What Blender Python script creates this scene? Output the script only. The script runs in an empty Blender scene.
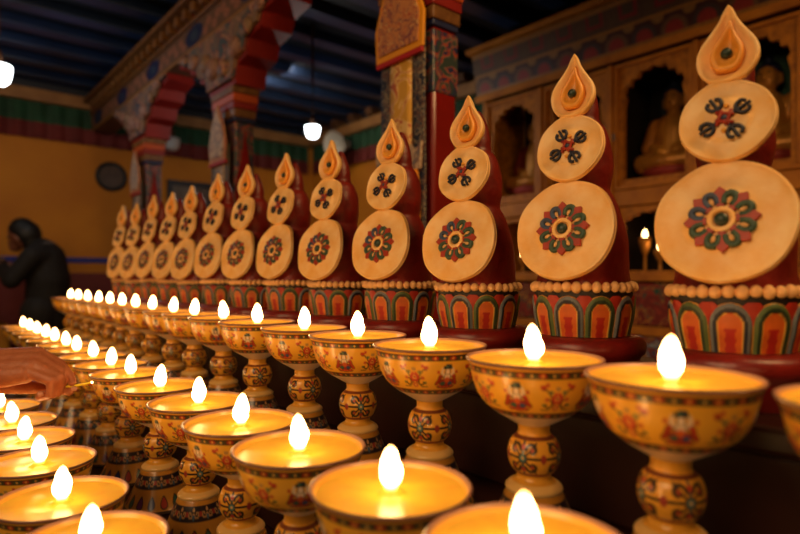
import bpy, bmesh, math, random
import numpy as np
from mathutils import Vector, Matrix

random.seed(7)
rng = np.random.default_rng(7)
PI = math.pi
sc = bpy.context.scene
COL = sc.collection

# ------------------------------------------------------------------ camera
CZ = 1.2                                   # eye height
TH = 0.7031                                # heading: lamp rows run along +Y, camera turned towards +X
F = 578.0
CT, ST = math.cos(TH), math.sin(TH)
cam = bpy.data.cameras.new('camera')
camo = bpy.data.objects.new('camera', cam)
COL.objects.link(camo)
camo.location = (0, 0, CZ)
camo.rotation_euler = (PI / 2, 0, -TH)
cam.sensor_width = 36
cam.lens = F / 800 * 36
cam.shift_y = 9.85 / 800
cam.clip_start = 0.02
cam.dof.use_dof = True
cam.dof.focus_distance = 0.97
cam.dof.aperture_fstop = 2.5
sc.camera = camo
sc.view_settings.view_transform = 'Standard'
sc.view_settings.look = 'None'
try:
    sc.cycles.use_denoising = True
    sc.cycles.max_bounces = 6
    sc.cycles.sample_clamp_indirect = 4
except Exception:
    pass


def place(px, py, z):
    """a point of the room seen in direction (px, py) at depth z in front of the camera"""
    xc = (px - 400) / F * z
    return Vector((z * ST + xc * CT, z * CT - xc * ST, CZ + (276.85 - py) / F * z))


# ------------------------------------------------------------------ materials
def lin(c):
    out = []
    for v in c[:3]:
        v = v / 255
        out.append(v / 12.92 if v <= 0.04045 else ((v + 0.055) / 1.055) ** 2.4)
    return tuple(out)


def new_mat(name):
    m = bpy.data.materials.new(name)
    m.use_nodes = True
    nt = m.node_tree
    return m, nt, nt.nodes['Principled BSDF']


def mat(name, rgb, rough=0.6, metal=0.0, var=0.0, scale=8.0, bump=0.0, bscale=None, emit=0.0, emit_rgb=None, dark=0.6, coat=0.0):
    m, nt, b = new_mat(name)
    c = lin(rgb)
    b.inputs['Base Color'].default_value = (*c, 1)
    b.inputs['Roughness'].default_value = rough
    b.inputs['Metallic'].default_value = metal
    if coat:
        b.inputs['Coat Weight'].default_value = coat
        b.inputs['Coat Roughness'].default_value = 0.15
    if emit:
        b.inputs['Emission Color'].default_value = (*(lin(emit_rgb) if emit_rgb else c), 1)
        b.inputs['Emission Strength'].default_value = emit
    if var or bump:
        tc = nt.nodes.new('ShaderNodeTexCoord')
    if var:
        n = nt.nodes.new('ShaderNodeTexNoise')
        n.inputs['Scale'].default_value = scale
        n.inputs['Detail'].default_value = 5
        nt.links.new(tc.outputs['Object'], n.inputs['Vector'])
        r = nt.nodes.new('ShaderNodeValToRGB')
        r.color_ramp.elements[0].position = 0.5 - 0.2
        r.color_ramp.elements[1].position = 0.5 + 0.2
        r.color_ramp.elements[0].color = (*[v * (1 - var) * (dark if i else 1) ** (0.3) for i, v in enumerate(c)], 1)
        r.color_ramp.elements[1].color = (*[min(1, v * (1 + var * 0.6)) for v in c], 1)
        nt.links.new(n.outputs['Fac'], r.inputs['Fac'])
        nt.links.new(r.outputs['Color'], b.inputs['Base Color'])
    if bump:
        n2 = nt.nodes.new('ShaderNodeTexNoise')
        n2.inputs['Scale'].default_value = bscale or scale * 3
        n2.inputs['Detail'].default_value = 4
        nt.links.new(tc.outputs['Object'], n2.inputs['Vector'])
        bp = nt.nodes.new('ShaderNodeBump')
        bp.inputs['Strength'].default_value = bump
        bp.inputs['Distance'].default_value = 0.004
        nt.links.new(n2.outputs['Fac'], bp.inputs['Height'])
        nt.links.new(bp.outputs['Normal'], b.inputs['Normal'])
    return m


def painted(name, rough=0.35, bump=0.0, coat=0.0, emit=0.0, var=0.0):
    """paint read from the mesh's own colour attribute"""
    m, nt, b = new_mat(name)
    a = nt.nodes.new('ShaderNodeAttribute')
    a.attribute_name = 'paint'
    src = a.outputs['Color']
    if var:
        tc = nt.nodes.new('ShaderNodeTexCoord')
        n = nt.nodes.new('ShaderNodeTexNoise')
        n.inputs['Scale'].default_value = 60
        n.inputs['Detail'].default_value = 4
        nt.links.new(tc.outputs['Object'], n.inputs['Vector'])
        r = nt.nodes.new('ShaderNodeMapRange')
        r.inputs['From Min'].default_value = 0.3
        r.inputs['From Max'].default_value = 0.7
        r.inputs['To Min'].default_value = 1 - var
        r.inputs['To Max'].default_value = 1.0
        nt.links.new(n.outputs['Fac'], r.inputs['Value'])
        mx = nt.nodes.new('ShaderNodeVectorMath')
        mx.operation = 'SCALE'
        nt.links.new(src, mx.inputs[0])
        nt.links.new(r.outputs['Result'], mx.inputs['Scale'])
        src = mx.outputs['Vector']
    nt.links.new(src, b.inputs['Base Color'])
    b.inputs['Roughness'].default_value = rough
    if coat:
        b.inputs['Coat Weight'].default_value = coat
        b.inputs['Coat Roughness'].default_value = 0.12
    if emit:
        nt.links.new(src, b.inputs['Emission Color'])
        b.inputs['Emission Strength'].default_value = emit
    return m


def brocade(name, base, figs, scale=30, rough=0.6):
    """woven or painted ground with scattered coloured figures (Voronoi cells and noise curls)"""
    m, nt, b = new_mat(name)
    tc = nt.nodes.new('ShaderNodeTexCoord')
    nz = nt.nodes.new('ShaderNodeTexNoise')
    nz.inputs['Scale'].default_value = scale * 0.5
    nz.inputs['Detail'].default_value = 2
    nz.inputs['Distortion'].default_value = 1.5
    nt.links.new(tc.outputs['Object'], nz.inputs['Vector'])
    r = nt.nodes.new('ShaderNodeValToRGB')
    r.color_ramp.interpolation = 'CONSTANT'
    n = len(figs)
    els = r.color_ramp.elements
    els[0].position = 0.0
    els[0].color = (*lin(base), 1)
    els[1].position = 0.44
    els[1].color = (*lin(figs[0]), 1)
    p = 0.44
    for k, f in enumerate(figs[1:]):
        p += 0.045
        e = els.new(p)
        e.color = (*lin(f), 1)
    e = els.new(p + 0.06)
    e.color = (*lin(base), 1)
    nt.links.new(nz.outputs['Fac'], r.inputs['Fac'])
    nt.links.new(r.outputs['Color'], b.inputs['Base Color'])
    b.inputs['Roughness'].default_value = rough
    return m


WARM = (1.0, 0.57, 0.21)


def glow_mat(name, col, strength):
    m = bpy.data.materials.new(name)
    m.use_nodes = True
    nt = m.node_tree
    nt.nodes.clear()
    e = nt.nodes.new('ShaderNodeEmission')
    e.inputs['Strength'].default_value = strength
    o = nt.nodes.new('ShaderNodeOutputMaterial')
    nt.links.new(e.outputs[0], o.inputs['Surface'])
    e.inputs['Color'].default_value = (*col, 1)
    return m, nt, e


def flame_material():
    m, nt, e = glow_mat('lamp_flame', WARM, 1.0)
    tc = nt.nodes.new('ShaderNodeTexCoord')
    sp = nt.nodes.new('ShaderNodeSeparateXYZ')
    nt.links.new(tc.outputs['Object'], sp.inputs[0])
    r = nt.nodes.new('ShaderNodeMapRange')
    r.inputs['From Min'].default_value = 0.0
    r.inputs['From Max'].default_value = 0.043
    nt.links.new(sp.outputs['Z'], r.inputs['Value'])
    cr = nt.nodes.new('ShaderNodeValToRGB')
    els = cr.color_ramp.elements
    els[0].position = 0.0
    els[0].color = (0.9, 0.45, 0.10, 1)
    els[1].position = 0.22
    els[1].color = (1.0, 0.58, 0.22, 1)
    e2 = els.new(0.85)
    e2.color = (1.0, 0.57, 0.21, 1)
    e3 = els.new(1.0)
    e3.color = (0.9, 0.45, 0.13, 1)
    nt.links.new(r.outputs['Result'], cr.inputs['Fac'])
    nt.links.new(cr.outputs['Color'], e.inputs['Color'])
    sr = nt.nodes.new('ShaderNodeValToRGB')
    els = sr.color_ramp.elements
    els[0].position = 0.0
    els[0].color = (0.12, 0.12, 0.12, 1)
    els[1].position = 0.25
    els[1].color = (1, 1, 1, 1)
    e4 = els.new(0.88)
    e4.color = (0.9, 0.9, 0.9, 1)
    e5 = els.new(1.0)
    e5.color = (0.3, 0.3, 0.3, 1)
    nt.links.new(r.outputs['Result'], sr.inputs['Fac'])
    mu = nt.nodes.new('ShaderNodeMath')
    mu.operation = 'MULTIPLY'
    mu.inputs[1].default_value = 23.5
    nt.links.new(sr.outputs['Color'], mu.inputs[0])
    nt.links.new(mu.outputs[0], e.inputs['Strength'])
    return m


M = {}
M['flame'] = flame_material()
M['butter'] = mat('golden_butter', (244, 188, 62), 0.3, var=0.15, scale=25, bump=0.12, bscale=40, emit=0.19, emit_rgb=(255, 186, 44))  # emission stands in for flame light scattered through the butter
M['porcelain'] = painted('painted_porcelain', 0.3, coat=0.2, emit=0.035)  # faint emission added to brighten the ware as if lit
M['dough'] = mat('butter_dough', (248, 206, 136), 0.5, var=0.16, scale=30, bump=0.35, bscale=60)
def dough_tint():
    m = M['dough']
    nt = m.node_tree
    r = [n for n in nt.nodes if n.bl_idname == 'ShaderNodeValToRGB'][0]
    n = [n for n in nt.nodes if n.bl_idname == 'ShaderNodeTexNoise'][0]
    n.inputs['Scale'].default_value = 22
    e = r.color_ramp.elements
    e[0].position, e[1].position = 0.3, 0.72
    e[0].color = (*lin((240, 176, 84)), 1)
    e[1].color = (*lin((250, 216, 160)), 1)


dough_tint()
M['dough_bead'] = mat('dough_bead', (238, 188, 122), 0.55, var=0.15, scale=40)
M['red_body'] = mat('red_dough', (122, 26, 18), 0.42, var=0.35, scale=25, bump=0.5, bscale=60)
M['red_base'] = mat('red_lacquer', (120, 26, 20), 0.35, var=0.3, scale=15, bump=0.3, bscale=50)
M['petal'] = painted('painted_petal', 0.5, var=0.25)
M['drum'] = mat('dark_drum', (34, 28, 26), 0.6)
M['infill'] = mat('red_infill', (170, 45, 26), 0.5, var=0.2, scale=60)
M['d_red'] = mat('red_dough_petal', (158, 48, 26), 0.5, var=0.25, scale=90)
M['d_green'] = mat('green_dough_petal', (50, 78, 62), 0.5, var=0.3, scale=90)
M['d_blue'] = mat('blue_dough_petal', (52, 70, 102), 0.5, var=0.3, scale=90)
M['d_navy'] = mat('navy_dough', (22, 26, 50), 0.5, var=0.3, scale=90)
M['d_yellow'] = mat('yellow_dough', (225, 160, 60), 0.5)
M['d_amber'] = mat('amber_dough', (236, 162, 60), 0.4, var=0.1, scale=50)
M['jewel'] = mat('green_jewel', (40, 62, 52), 0.35, var=0.2, scale=80)
M['altar'] = mat('dark_altar_wood', (46, 20, 13), 0.38, var=0.35, scale=6, bump=0.15, bscale=30)
M['skin'] = mat('warm_skin', (178, 108, 72), 0.5, var=0.12, scale=40, bump=0.35, bscale=160)
M['nail'] = mat('finger_nail', (190, 130, 105), 0.3)
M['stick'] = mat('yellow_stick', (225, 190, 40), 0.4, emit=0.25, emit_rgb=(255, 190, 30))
M['yellow_wall'] = mat('yellow_plaster', (188, 120, 16), 0.75, var=0.15, scale=2, bump=0.1, bscale=30)
M['wall_red'] = mat('red_wall_paint', (110, 28, 18), 0.6, var=0.15, scale=3)
M['blue_band'] = mat('blue_paint', (26, 36, 128), 0.6)
M['dark_blue'] = mat('dark_blue_paint', (18, 32, 54), 0.5, var=0.3, scale=2)
M['ceiling'] = mat('ceiling_boards', (10, 16, 26), 0.6, var=0.3, scale=2)
M['rafter'] = mat('rafter_paint', (26, 44, 76), 0.4, var=0.3, scale=3)
M['tan'] = mat('tan_wood', (150, 108, 62), 0.6, var=0.25, scale=6)
M['brown'] = mat('brown_wood', (84, 52, 26), 0.6, var=0.25, scale=8)
M['floor'] = mat('floor_boards', (52, 30, 18), 0.5, var=0.3, scale=3)
M['val_green'] = mat('green_cloth', (22, 66, 42), 0.8, var=0.25, scale=8)
M['val_red'] = mat('red_cloth', (98, 24, 20), 0.8, var=0.25, scale=8)
M['gold_wood'] = mat('carved_gilt_wood', (190, 118, 22), 0.65, var=0.4, scale=26, bump=0.9, bscale=55)
M['gold_plain'] = mat('gilt_trim', (196, 122, 24), 0.6, var=0.25, scale=10)
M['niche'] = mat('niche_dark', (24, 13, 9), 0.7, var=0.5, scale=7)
M['gold'] = mat('statue_gilt', (214, 150, 62), 0.38, 0.35, var=0.15, scale=12)
M['hair_blue'] = mat('statue_hair', (20, 30, 66), 0.6)
M['robe_red'] = mat('statue_robe', (120, 32, 22), 0.6, var=0.2, scale=12)
M['robe_gold'] = mat('statue_gold_robe', (176, 110, 32), 0.5, var=0.3, scale=20)
M['halo_green'] = mat('halo_green', (52, 92, 74), 0.6, var=0.25, scale=12)
M['halo_blue'] = mat('halo_blue', (44, 56, 70), 0.6, var=0.25, scale=12)
M['lotus_pink'] = mat('lotus_pink', (168, 60, 50), 0.6, var=0.25, scale=20)
M['panel_paint'] = brocade('painted_panels', (120, 34, 20), [(190, 120, 40), (46, 78, 62), (150, 48, 26)], 22)
M['panel_pale'] = brocade('pale_painted_panels', (150, 100, 60), [(150, 160, 170), (60, 80, 110), (130, 50, 30)], 18)
M['pillar_red'] = mat('red_pillar', (128, 24, 20), 0.25, var=0.2, scale=6, coat=0.4)
M['pillar_flower'] = brocade('flowered_pillar', (52, 64, 62), [(120, 96, 88), (150, 60, 40), (40, 46, 80)], 34, 0.35)
M['cap_orange'] = mat('orange_capital', (176, 72, 24), 0.5)
M['cap_blue'] = mat('blue_capital', (30, 38, 78), 0.5, var=0.3, scale=30)
M['cap_gold'] = mat('gold_capital', (116, 76, 34), 0.5, var=0.4, scale=30)
M['bracket_red'] = mat('red_bracket', (134, 24, 18), 0.5, var=0.2, scale=5)
M['bracket_art'] = brocade('cloud_carving', (120, 92, 70), [(160, 116, 92), (120, 56, 48), (60, 74, 84)], 16)
M['cloud_rose'] = brocade('rose_cloud', (128, 90, 78), [(150, 112, 96), (108, 66, 58), (140, 110, 90)], 22)
M['broc_navy'] = brocade('navy_brocade', (24, 28, 50), [(150, 132, 104), (52, 66, 78), (110, 70, 52)], 60)
M['broc_gold'] = brocade('yellow_brocade', (206, 152, 48), [(228, 190, 120), (186, 92, 44), (222, 180, 110)], 18)
M['broc_pink'] = brocade('pink_brocade', (186, 122, 74), [(160, 60, 46), (206, 160, 100), (120, 60, 70)], 40)
M['broc_pale'] = brocade('pale_brocade', (176, 146, 122), [(196, 170, 140), (140, 96, 84), (120, 110, 110)], 30)
M['broc_teal'] = brocade('teal_brocade', (44, 66, 56), [(120, 110, 80), (30, 40, 60), (130, 70, 50)], 40)
M['gold_border'] = mat('gold_border', (226, 150, 30), 0.5)
M['fringe_red'] = mat('red_fringe', (170, 24, 30), 0.6)
M['tassel'] = mat('orange_tassel', (222, 140, 40), 0.6)
M['beam'] = painted('painted_beam', 0.5, var=0.3)
M['cornice'] = painted('painted_cornice', 0.5, var=0.3)
M['white_glow'] = glow_mat('bulb_glow', (0.92, 0.97, 1.0), 9.0)[0]
M['metal'] = mat('dull_metal', (120, 116, 110), 0.4, 0.6)
M['white_enamel'] = mat('white_enamel', (200, 196, 190), 0.4)
M['black'] = mat('black_plastic', (20, 19, 20), 0.5)
M['jacket'] = mat('black_jacket', (19, 15, 15), 0.8, var=0.2, scale=12)
M['trousers'] = mat('dark_trousers', (26, 22, 22), 0.8)
M['hair'] = mat('black_hair', (10, 8, 8), 0.6)
M['face_skin'] = mat('face_skin', (120, 72, 52), 0.55)
M['collar'] = mat('grey_collar', (92, 84, 80), 0.8)
M['glass_dark'] = mat('mirror_grey', (110, 104, 100), 0.25, 0.3, var=0.3, scale=5)
M['frame_navy'] = mat('navy_frame', (18, 20, 36), 0.5)
M['plaque'] = mat('plaque_brown', (74, 50, 30), 0.5, var=0.3, scale=12)
M['cloth_yellow'] = mat('yellow_cloth', (188, 128, 26), 0.8, var=0.2, scale=5)
M['bag_white'] = mat('pale_sack', (150, 140, 128), 0.8, var=0.2, scale=10)
M['small_flame'] = glow_mat('small_flame', WARM, 16.0)[0]


# ------------------------------------------------------------------ mesh helpers
def link(o, parent=None):
    COL.objects.link(o)
    if parent is not None:
        o.parent = parent
    return o


def set_smooth(me, on=True):
    me.polygons.foreach_set('use_smooth', [on] * len(me.polygons))


def mesh(name, verts, faces, mats, parent=None, smooth=True, paint=None, midx=None):
    me = bpy.data.meshes.new(name)
    me.from_pydata([tuple(v) for v in verts], [], [tuple(f) for f in faces])
    for m_ in (mats if isinstance(mats, (list, tuple)) else [mats]):
        me.materials.append(m_)
    if midx is not None:
        me.polygons.foreach_set('material_index', midx)
    set_smooth(me, smooth)
    if paint is not None:
        a = me.color_attributes.new('paint', 'FLOAT_COLOR', 'POINT')
        arr = np.ones((len(me.vertices), 4), dtype=np.float32)
        arr[:, :3] = paint
        a.data.foreach_set('color', arr.ravel())
    me.update()
    return link(bpy.data.objects.new(name, me), parent)


def from_bm(name, bm, mats, parent=None, smooth=False):
    bmesh.ops.recalc_face_normals(bm, faces=bm.faces)
    me = bpy.data.meshes.new(name)
    bm.to_mesh(me)
    bm.free()
    for m_ in (mats if isinstance(mats, (list, tuple)) else [mats]):
        me.materials.append(m_)
    set_smooth(me, smooth)
    return link(bpy.data.objects.new(name, me), parent)


def thing(name, label, cat, loc=(0, 0, 0), rz=0.0, group=None):
    o = bpy.data.objects.new(name, None)
    o.empty_display_size = 0.05
    link(o)
    o.location = loc
    o.rotation_euler = (0, 0, rz)
    o['label'] = label
    o['category'] = cat
    if group:
        o['group'] = group
    return o


def tag(o, label, cat, group=None):
    o['label'] = label
    o['category'] = cat
    if group:
        o['group'] = group
    return o


def structure(o):
    o['kind'] = 'structure'
    return o


def kids(o):
    return [c for c in KID.get(o.name, [])]


KID = {}


def index_children():
    KID.clear()
    for o in bpy.data.objects:
        if o.parent is not None:
            KID.setdefault(o.parent.name, []).append(o)


def dup(root):
    r = root.copy()
    COL.objects.link(r)
    for ch in KID.get(root.name, []):
        c = ch.copy()
        COL.objects.link(c)
        c.parent = r
        for g in KID.get(ch.name, []):
            d = g.copy()
            COL.objects.link(d)
            d.parent = c
    return r


def bm_box(bm, x0, x1, y0, y1, z0, z1, mi=0, bev=0.0):
    ret = bmesh.ops.create_cube(bm, size=1.0)
    vs = ret['verts']
    for v in vs:
        v.co = Vector(((x0 + x1) / 2 + v.co.x * (x1 - x0), (y0 + y1) / 2 + v.co.y * (y1 - y0), (z0 + z1) / 2 + v.co.z * (z1 - z0)))
    fs = {f for v in vs for f in v.link_faces}
    for f in fs:
        f.material_index = mi
    if bev > 0:
        es = list({e for v in vs for e in v.link_edges})
        bmesh.ops.bevel(bm, geom=es, offset=bev, segments=2, affect='EDGES', profile=0.5, material=-1)


def box(name, x0, x1, y0, y1, z0, z1, m_, parent=None, bev=0.004):
    bm = bmesh.new()
    bm_box(bm, x0, x1, y0, y1, z0, z1, 0, bev)
    return from_bm(name, bm, m_, parent)


def spline(pts, n):
    """Catmull-Rom through profile points, n samples per span"""
    P = np.array(pts, float)
    P = np.vstack([2 * P[0] - P[1], P, 2 * P[-1] - P[-2]])
    out = []
    for i in range(1, len(P) - 2):
        for k in range(n):
            t = k / n
            a, b_, c, d = P[i - 1], P[i], P[i + 1], P[i + 2]
            out.append(0.5 * (2 * b_ + (c - a) * t + (2 * a - 5 * b_ + 4 * c - d) * t * t + (3 * b_ - a - 3 * c + d) * t ** 3))
    out.append(P[-2])
    return np.array(out)


def lathe_data(prof, nseg):
    prof = np.asarray(prof, float)
    n = len(prof)
    th = np.linspace(0, 2 * PI, nseg, endpoint=False)
    R = prof[:, 0][:, None]
    V = np.stack([R * np.cos(th), R * np.sin(th), np.repeat(prof[:, 1][:, None], nseg, 1)], -1).reshape(-1, 3)
    i = np.arange(n - 1)[:, None] * nseg
    j = np.arange(nseg)[None, :]
    j2 = (j + 1) % nseg
    Fc = np.stack([i + j, i + j2, i + nseg + j2, i + nseg + j], -1).reshape(-1, 4)
    T = np.tile(th, n)
    return V, Fc, T


def lathe(name, prof, nseg, m_, parent=None, paintfn=None, smooth=True):
    V, Fc, T = lathe_data(prof, nseg)
    p = None
    if paintfn:
        p = paintfn(T, V[:, 2], np.hypot(V[:, 0], V[:, 1]))
    return mesh(name, V.tolist(), Fc.tolist(), m_, parent, smooth, p)


def tube_geo(pts, rad, nseg=8, cap=True, squash=1.0, up=(0, 0, 1)):
    P = [Vector(p) for p in pts]
    n = len(P)
    if not hasattr(rad, '__len__'):
        rad = [rad] * n
    V, Fc = [], []
    upv = Vector(up)
    for i, p in enumerate(P):
        d = (P[min(i + 1, n - 1)] - P[max(i - 1, 0)])
        d = d.normalized() if d.length > 1e-9 else Vector((1, 0, 0))
        a = d.cross(upv)
        if a.length < 1e-4:
            a = d.cross(Vector((1, 0, 0)))
        a.normalize()
        b = a.cross(d).normalized()
        for k in range(nseg):
            t = 2 * PI * k / nseg
            V.append(p + a * (math.cos(t) * rad[i]) + b * (math.sin(t) * rad[i] * squash))
    for i in range(n - 1):
        for k in range(nseg):
            k2 = (k + 1) % nseg
            Fc.append((i * nseg + k, i * nseg + k2, (i + 1) * nseg + k2, (i + 1) * nseg + k))
    if cap:
        Fc.append(tuple(range(nseg))[::-1])
        Fc.append(tuple((n - 1) * nseg + k for k in range(nseg)))
    return V, Fc


def tube(name, pts, rad, m_, parent=None, nseg=8, **kw):
    V, Fc = tube_geo(pts, rad, nseg, **kw)
    return mesh(name, V, Fc, m_, parent)


def ball_geo(c, r, nu=16, nv=10, sc_=(1, 1, 1)):
    V, Fc = [], []
    c = Vector(c)
    for i in range(nv + 1):
        ph = PI * i / nv
        for j in range(nu):
            t = 2 * PI * j / nu
            V.append((c.x + r * sc_[0] * math.sin(ph) * math.cos(t), c.y + r * sc_[1] * math.sin(ph) * math.sin(t), c.z + r * sc_[2] * math.cos(ph)))
    for i in range(nv):
        for j in range(nu):
            j2 = (j + 1) % nu
            Fc.append((i * nu + j, (i + 1) * nu + j, (i + 1) * nu + j2, i * nu + j2))
    return V, Fc


def ball(name, c, r, m_, parent=None, nu=16, nv=10, sc_=(1, 1, 1)):
    V, Fc = ball_geo(c, r, nu, nv, sc_)
    return mesh(name, V, Fc, m_, parent)


def join_geo(*gs):
    V, Fc, mi = [], [], []
    for k, g in enumerate(gs):
        o = len(V)
        V += list(g[0])
        Fc += [tuple(i + o for i in f) for f in g[1]]
        mi += [g[2] if len(g) > 2 else 0] * len(g[1])
    return V, Fc, mi


def capsule_geo(p0, r0, p1, r1, nu=14, nv=5):
    p0, p1 = Vector(p0), Vector(p1)
    d = p1 - p0
    L = d.length
    d = d.normalized() if L > 1e-6 else Vector((0, 0, 1))
    a = d.orthogonal().normalized()
    b = d.cross(a)
    V, Fc = [], []
    rings = []
    for i in range(nv):
        ph = PI / 2 * (1 - (i + 0.25) / (nv))
        rings.append((p0 - d * r0 * math.sin(ph), r0 * math.cos(ph)))
    rings.append((p0, r0))
    rings.append((p1, r1))
    for i in range(nv):
        ph = PI / 2 * ((i + 0.75) / (nv))
        rings.append((p1 + d * r1 * math.sin(ph), r1 * math.cos(ph)))
    for c, r in rings:
        for k in range(nu):
            t = 2 * PI * k / nu
            V.append(c + a * (r * math.cos(t)) + b * (r * math.sin(t)))
    n = len(rings)
    for i in range(n - 1):
        for k in range(nu):
            k2 = (k + 1) % nu
            Fc.append((i * nu + k, i * nu + k2, (i + 1) * nu + k2, (i + 1) * nu + k))
    Fc.append(tuple(range(nu))[::-1])
    Fc.append(tuple((n - 1) * nu + k for k in range(nu)))
    return V, Fc


def grown(name, geos, voxel, m_, parent=None, smooth_it=6, fac=0.5):
    """one continuous skin grown round overlapping volumes"""
    V, Fc, _ = join_geo(*geos)
    tmp = mesh('shape_source', V, Fc, m_)
    r = tmp.modifiers.new('r', 'REMESH')
    r.mode = 'VOXEL'
    r.voxel_size = voxel
    s = tmp.modifiers.new('s', 'SMOOTH')
    s.factor = fac
    s.iterations = smooth_it
    dg = bpy.context.evaluated_depsgraph_get()
    dg.update()
    me = bpy.data.meshes.new_from_object(tmp.evaluated_get(dg))
    me.name = name
    bpy.data.objects.remove(tmp)
    me.materials.clear()
    me.materials.append(m_)
    set_smooth(me)
    return link(bpy.data.objects.new(name, me), parent)


def prism(name, poly, axis, a0, a1, m_, parent=None, bev=0.0):
    """polygon in the two other axes, run from a0 to a1 along axis"""
    bm = bmesh.new()

    def pt(u, v, w):
        return {'x': (w, u, v), 'y': (u, w, v), 'z': (u, v, w)}[axis]
    lo = [bm.verts.new(pt(u, v, a0)) for u, v in poly]
    hi = [bm.verts.new(pt(u, v, a1)) for u, v in poly]
    bm.faces.new(lo)
    bm.faces.new(hi)
    n = len(poly)
    for i in range(n):
        bm.faces.new((lo[i], lo[(i + 1) % n], hi[(i + 1) % n], hi[i]))
    if bev:
        bmesh.ops.bevel(bm, geom=list(bm.edges), offset=bev, segments=1, affect='EDGES')
    return from_bm(name, bm, m_, parent)


def panel_grid(name, f, nu, nv, paintfn, m_, parent=None):
    """painted sheet: f(u, v) gives the point, paintfn(U, V) its colour"""
    u = np.linspace(0, 1, nu)
    v = np.linspace(0, 1, nv)
    U, Vv = np.meshgrid(u, v)
    pts = f(U, Vv).reshape(-1, 3)
    i = np.arange(nv - 1)[:, None] * nu
    j = np.arange(nu - 1)[None, :]
    Fc = np.stack([i + j, i + j + 1, i + nu + j + 1, i + nu + j], -1).reshape(-1, 4)
    return mesh(name, pts.tolist(), Fc.tolist(), m_, parent, True, paintfn(U.ravel(), Vv.ravel()))


# ------------------------------------------------------------------ painting
class Paint:
    def __init__(s, n, base):
        s.c = np.tile(np.array(lin(base)), (n, 1))

    def fill(s, mask, col, a=1.0):
        c = np.array(lin(col))
        if mask.dtype == bool:
            s.c[mask] = s.c[mask] * (1 - a) + c * a
        else:
            k = (np.clip(mask, 0, 1) * a)[:, None]
            s.c = s.c * (1 - k) + c * k


def ell(x, y, cx, cy, rx, ry, soft=0.18):
    d = np.sqrt(((x - cx) / rx) ** 2 + ((y - cy) / ry) ** 2)
    return np.clip((1 - d) / soft + 0.5, 0, 1)


def stroke(x, y, pts, w):
    best = np.full(x.shape, 9.0)
    for (ax, ay), (bx, by) in zip(pts[:-1], pts[1:]):
        dx, dy = bx - ax, by - ay
        L = dx * dx + dy * dy + 1e-9
        t = np.clip(((x - ax) * dx + (y - ay) * dy) / L, 0, 1)
        best = np.minimum(best, np.hypot(x - ax - t * dx, y - ay - t * dy))
    return np.clip((w - best) / (w * 0.5) + 0.5, 0, 1)


def curl(cx, cy, r, a0, turns, n=14, grow=-0.75):
    return [(cx + r * (1 + grow * k / n) * math.cos(a0 + turns * 2 * PI * k / n), cy + r * (1 + grow * k / n) * math.sin(a0 + turns * 2 * PI * k / n)) for k in range(n + 1)]


YEL = (232, 166, 46)
LINE = (66, 40, 20)


def border(p, sel, th, v, n):
    """scroll border: dark ground, red and green rounds, gold edges. v runs 0..1 over the band"""
    p.fill(sel, (82, 58, 28))
    x = (th * n / (2 * PI)) % 1.0
    alt = (np.floor(th * n / (2 * PI)).astype(int) % 2) == 0
    e = ell(x, v, 0.5, 0.5, 0.36, 0.34)
    p.fill(e * (sel & alt), (176, 48, 30))
    p.fill(e * (sel & ~alt), (58, 78, 50))
    p.fill(ell(x, v, 0.5, 0.5, 0.15, 0.16) * sel, (226, 160, 60))
    p.fill(sel & ((v < 0.13) | (v > 0.87)), (120, 40, 24))


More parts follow.
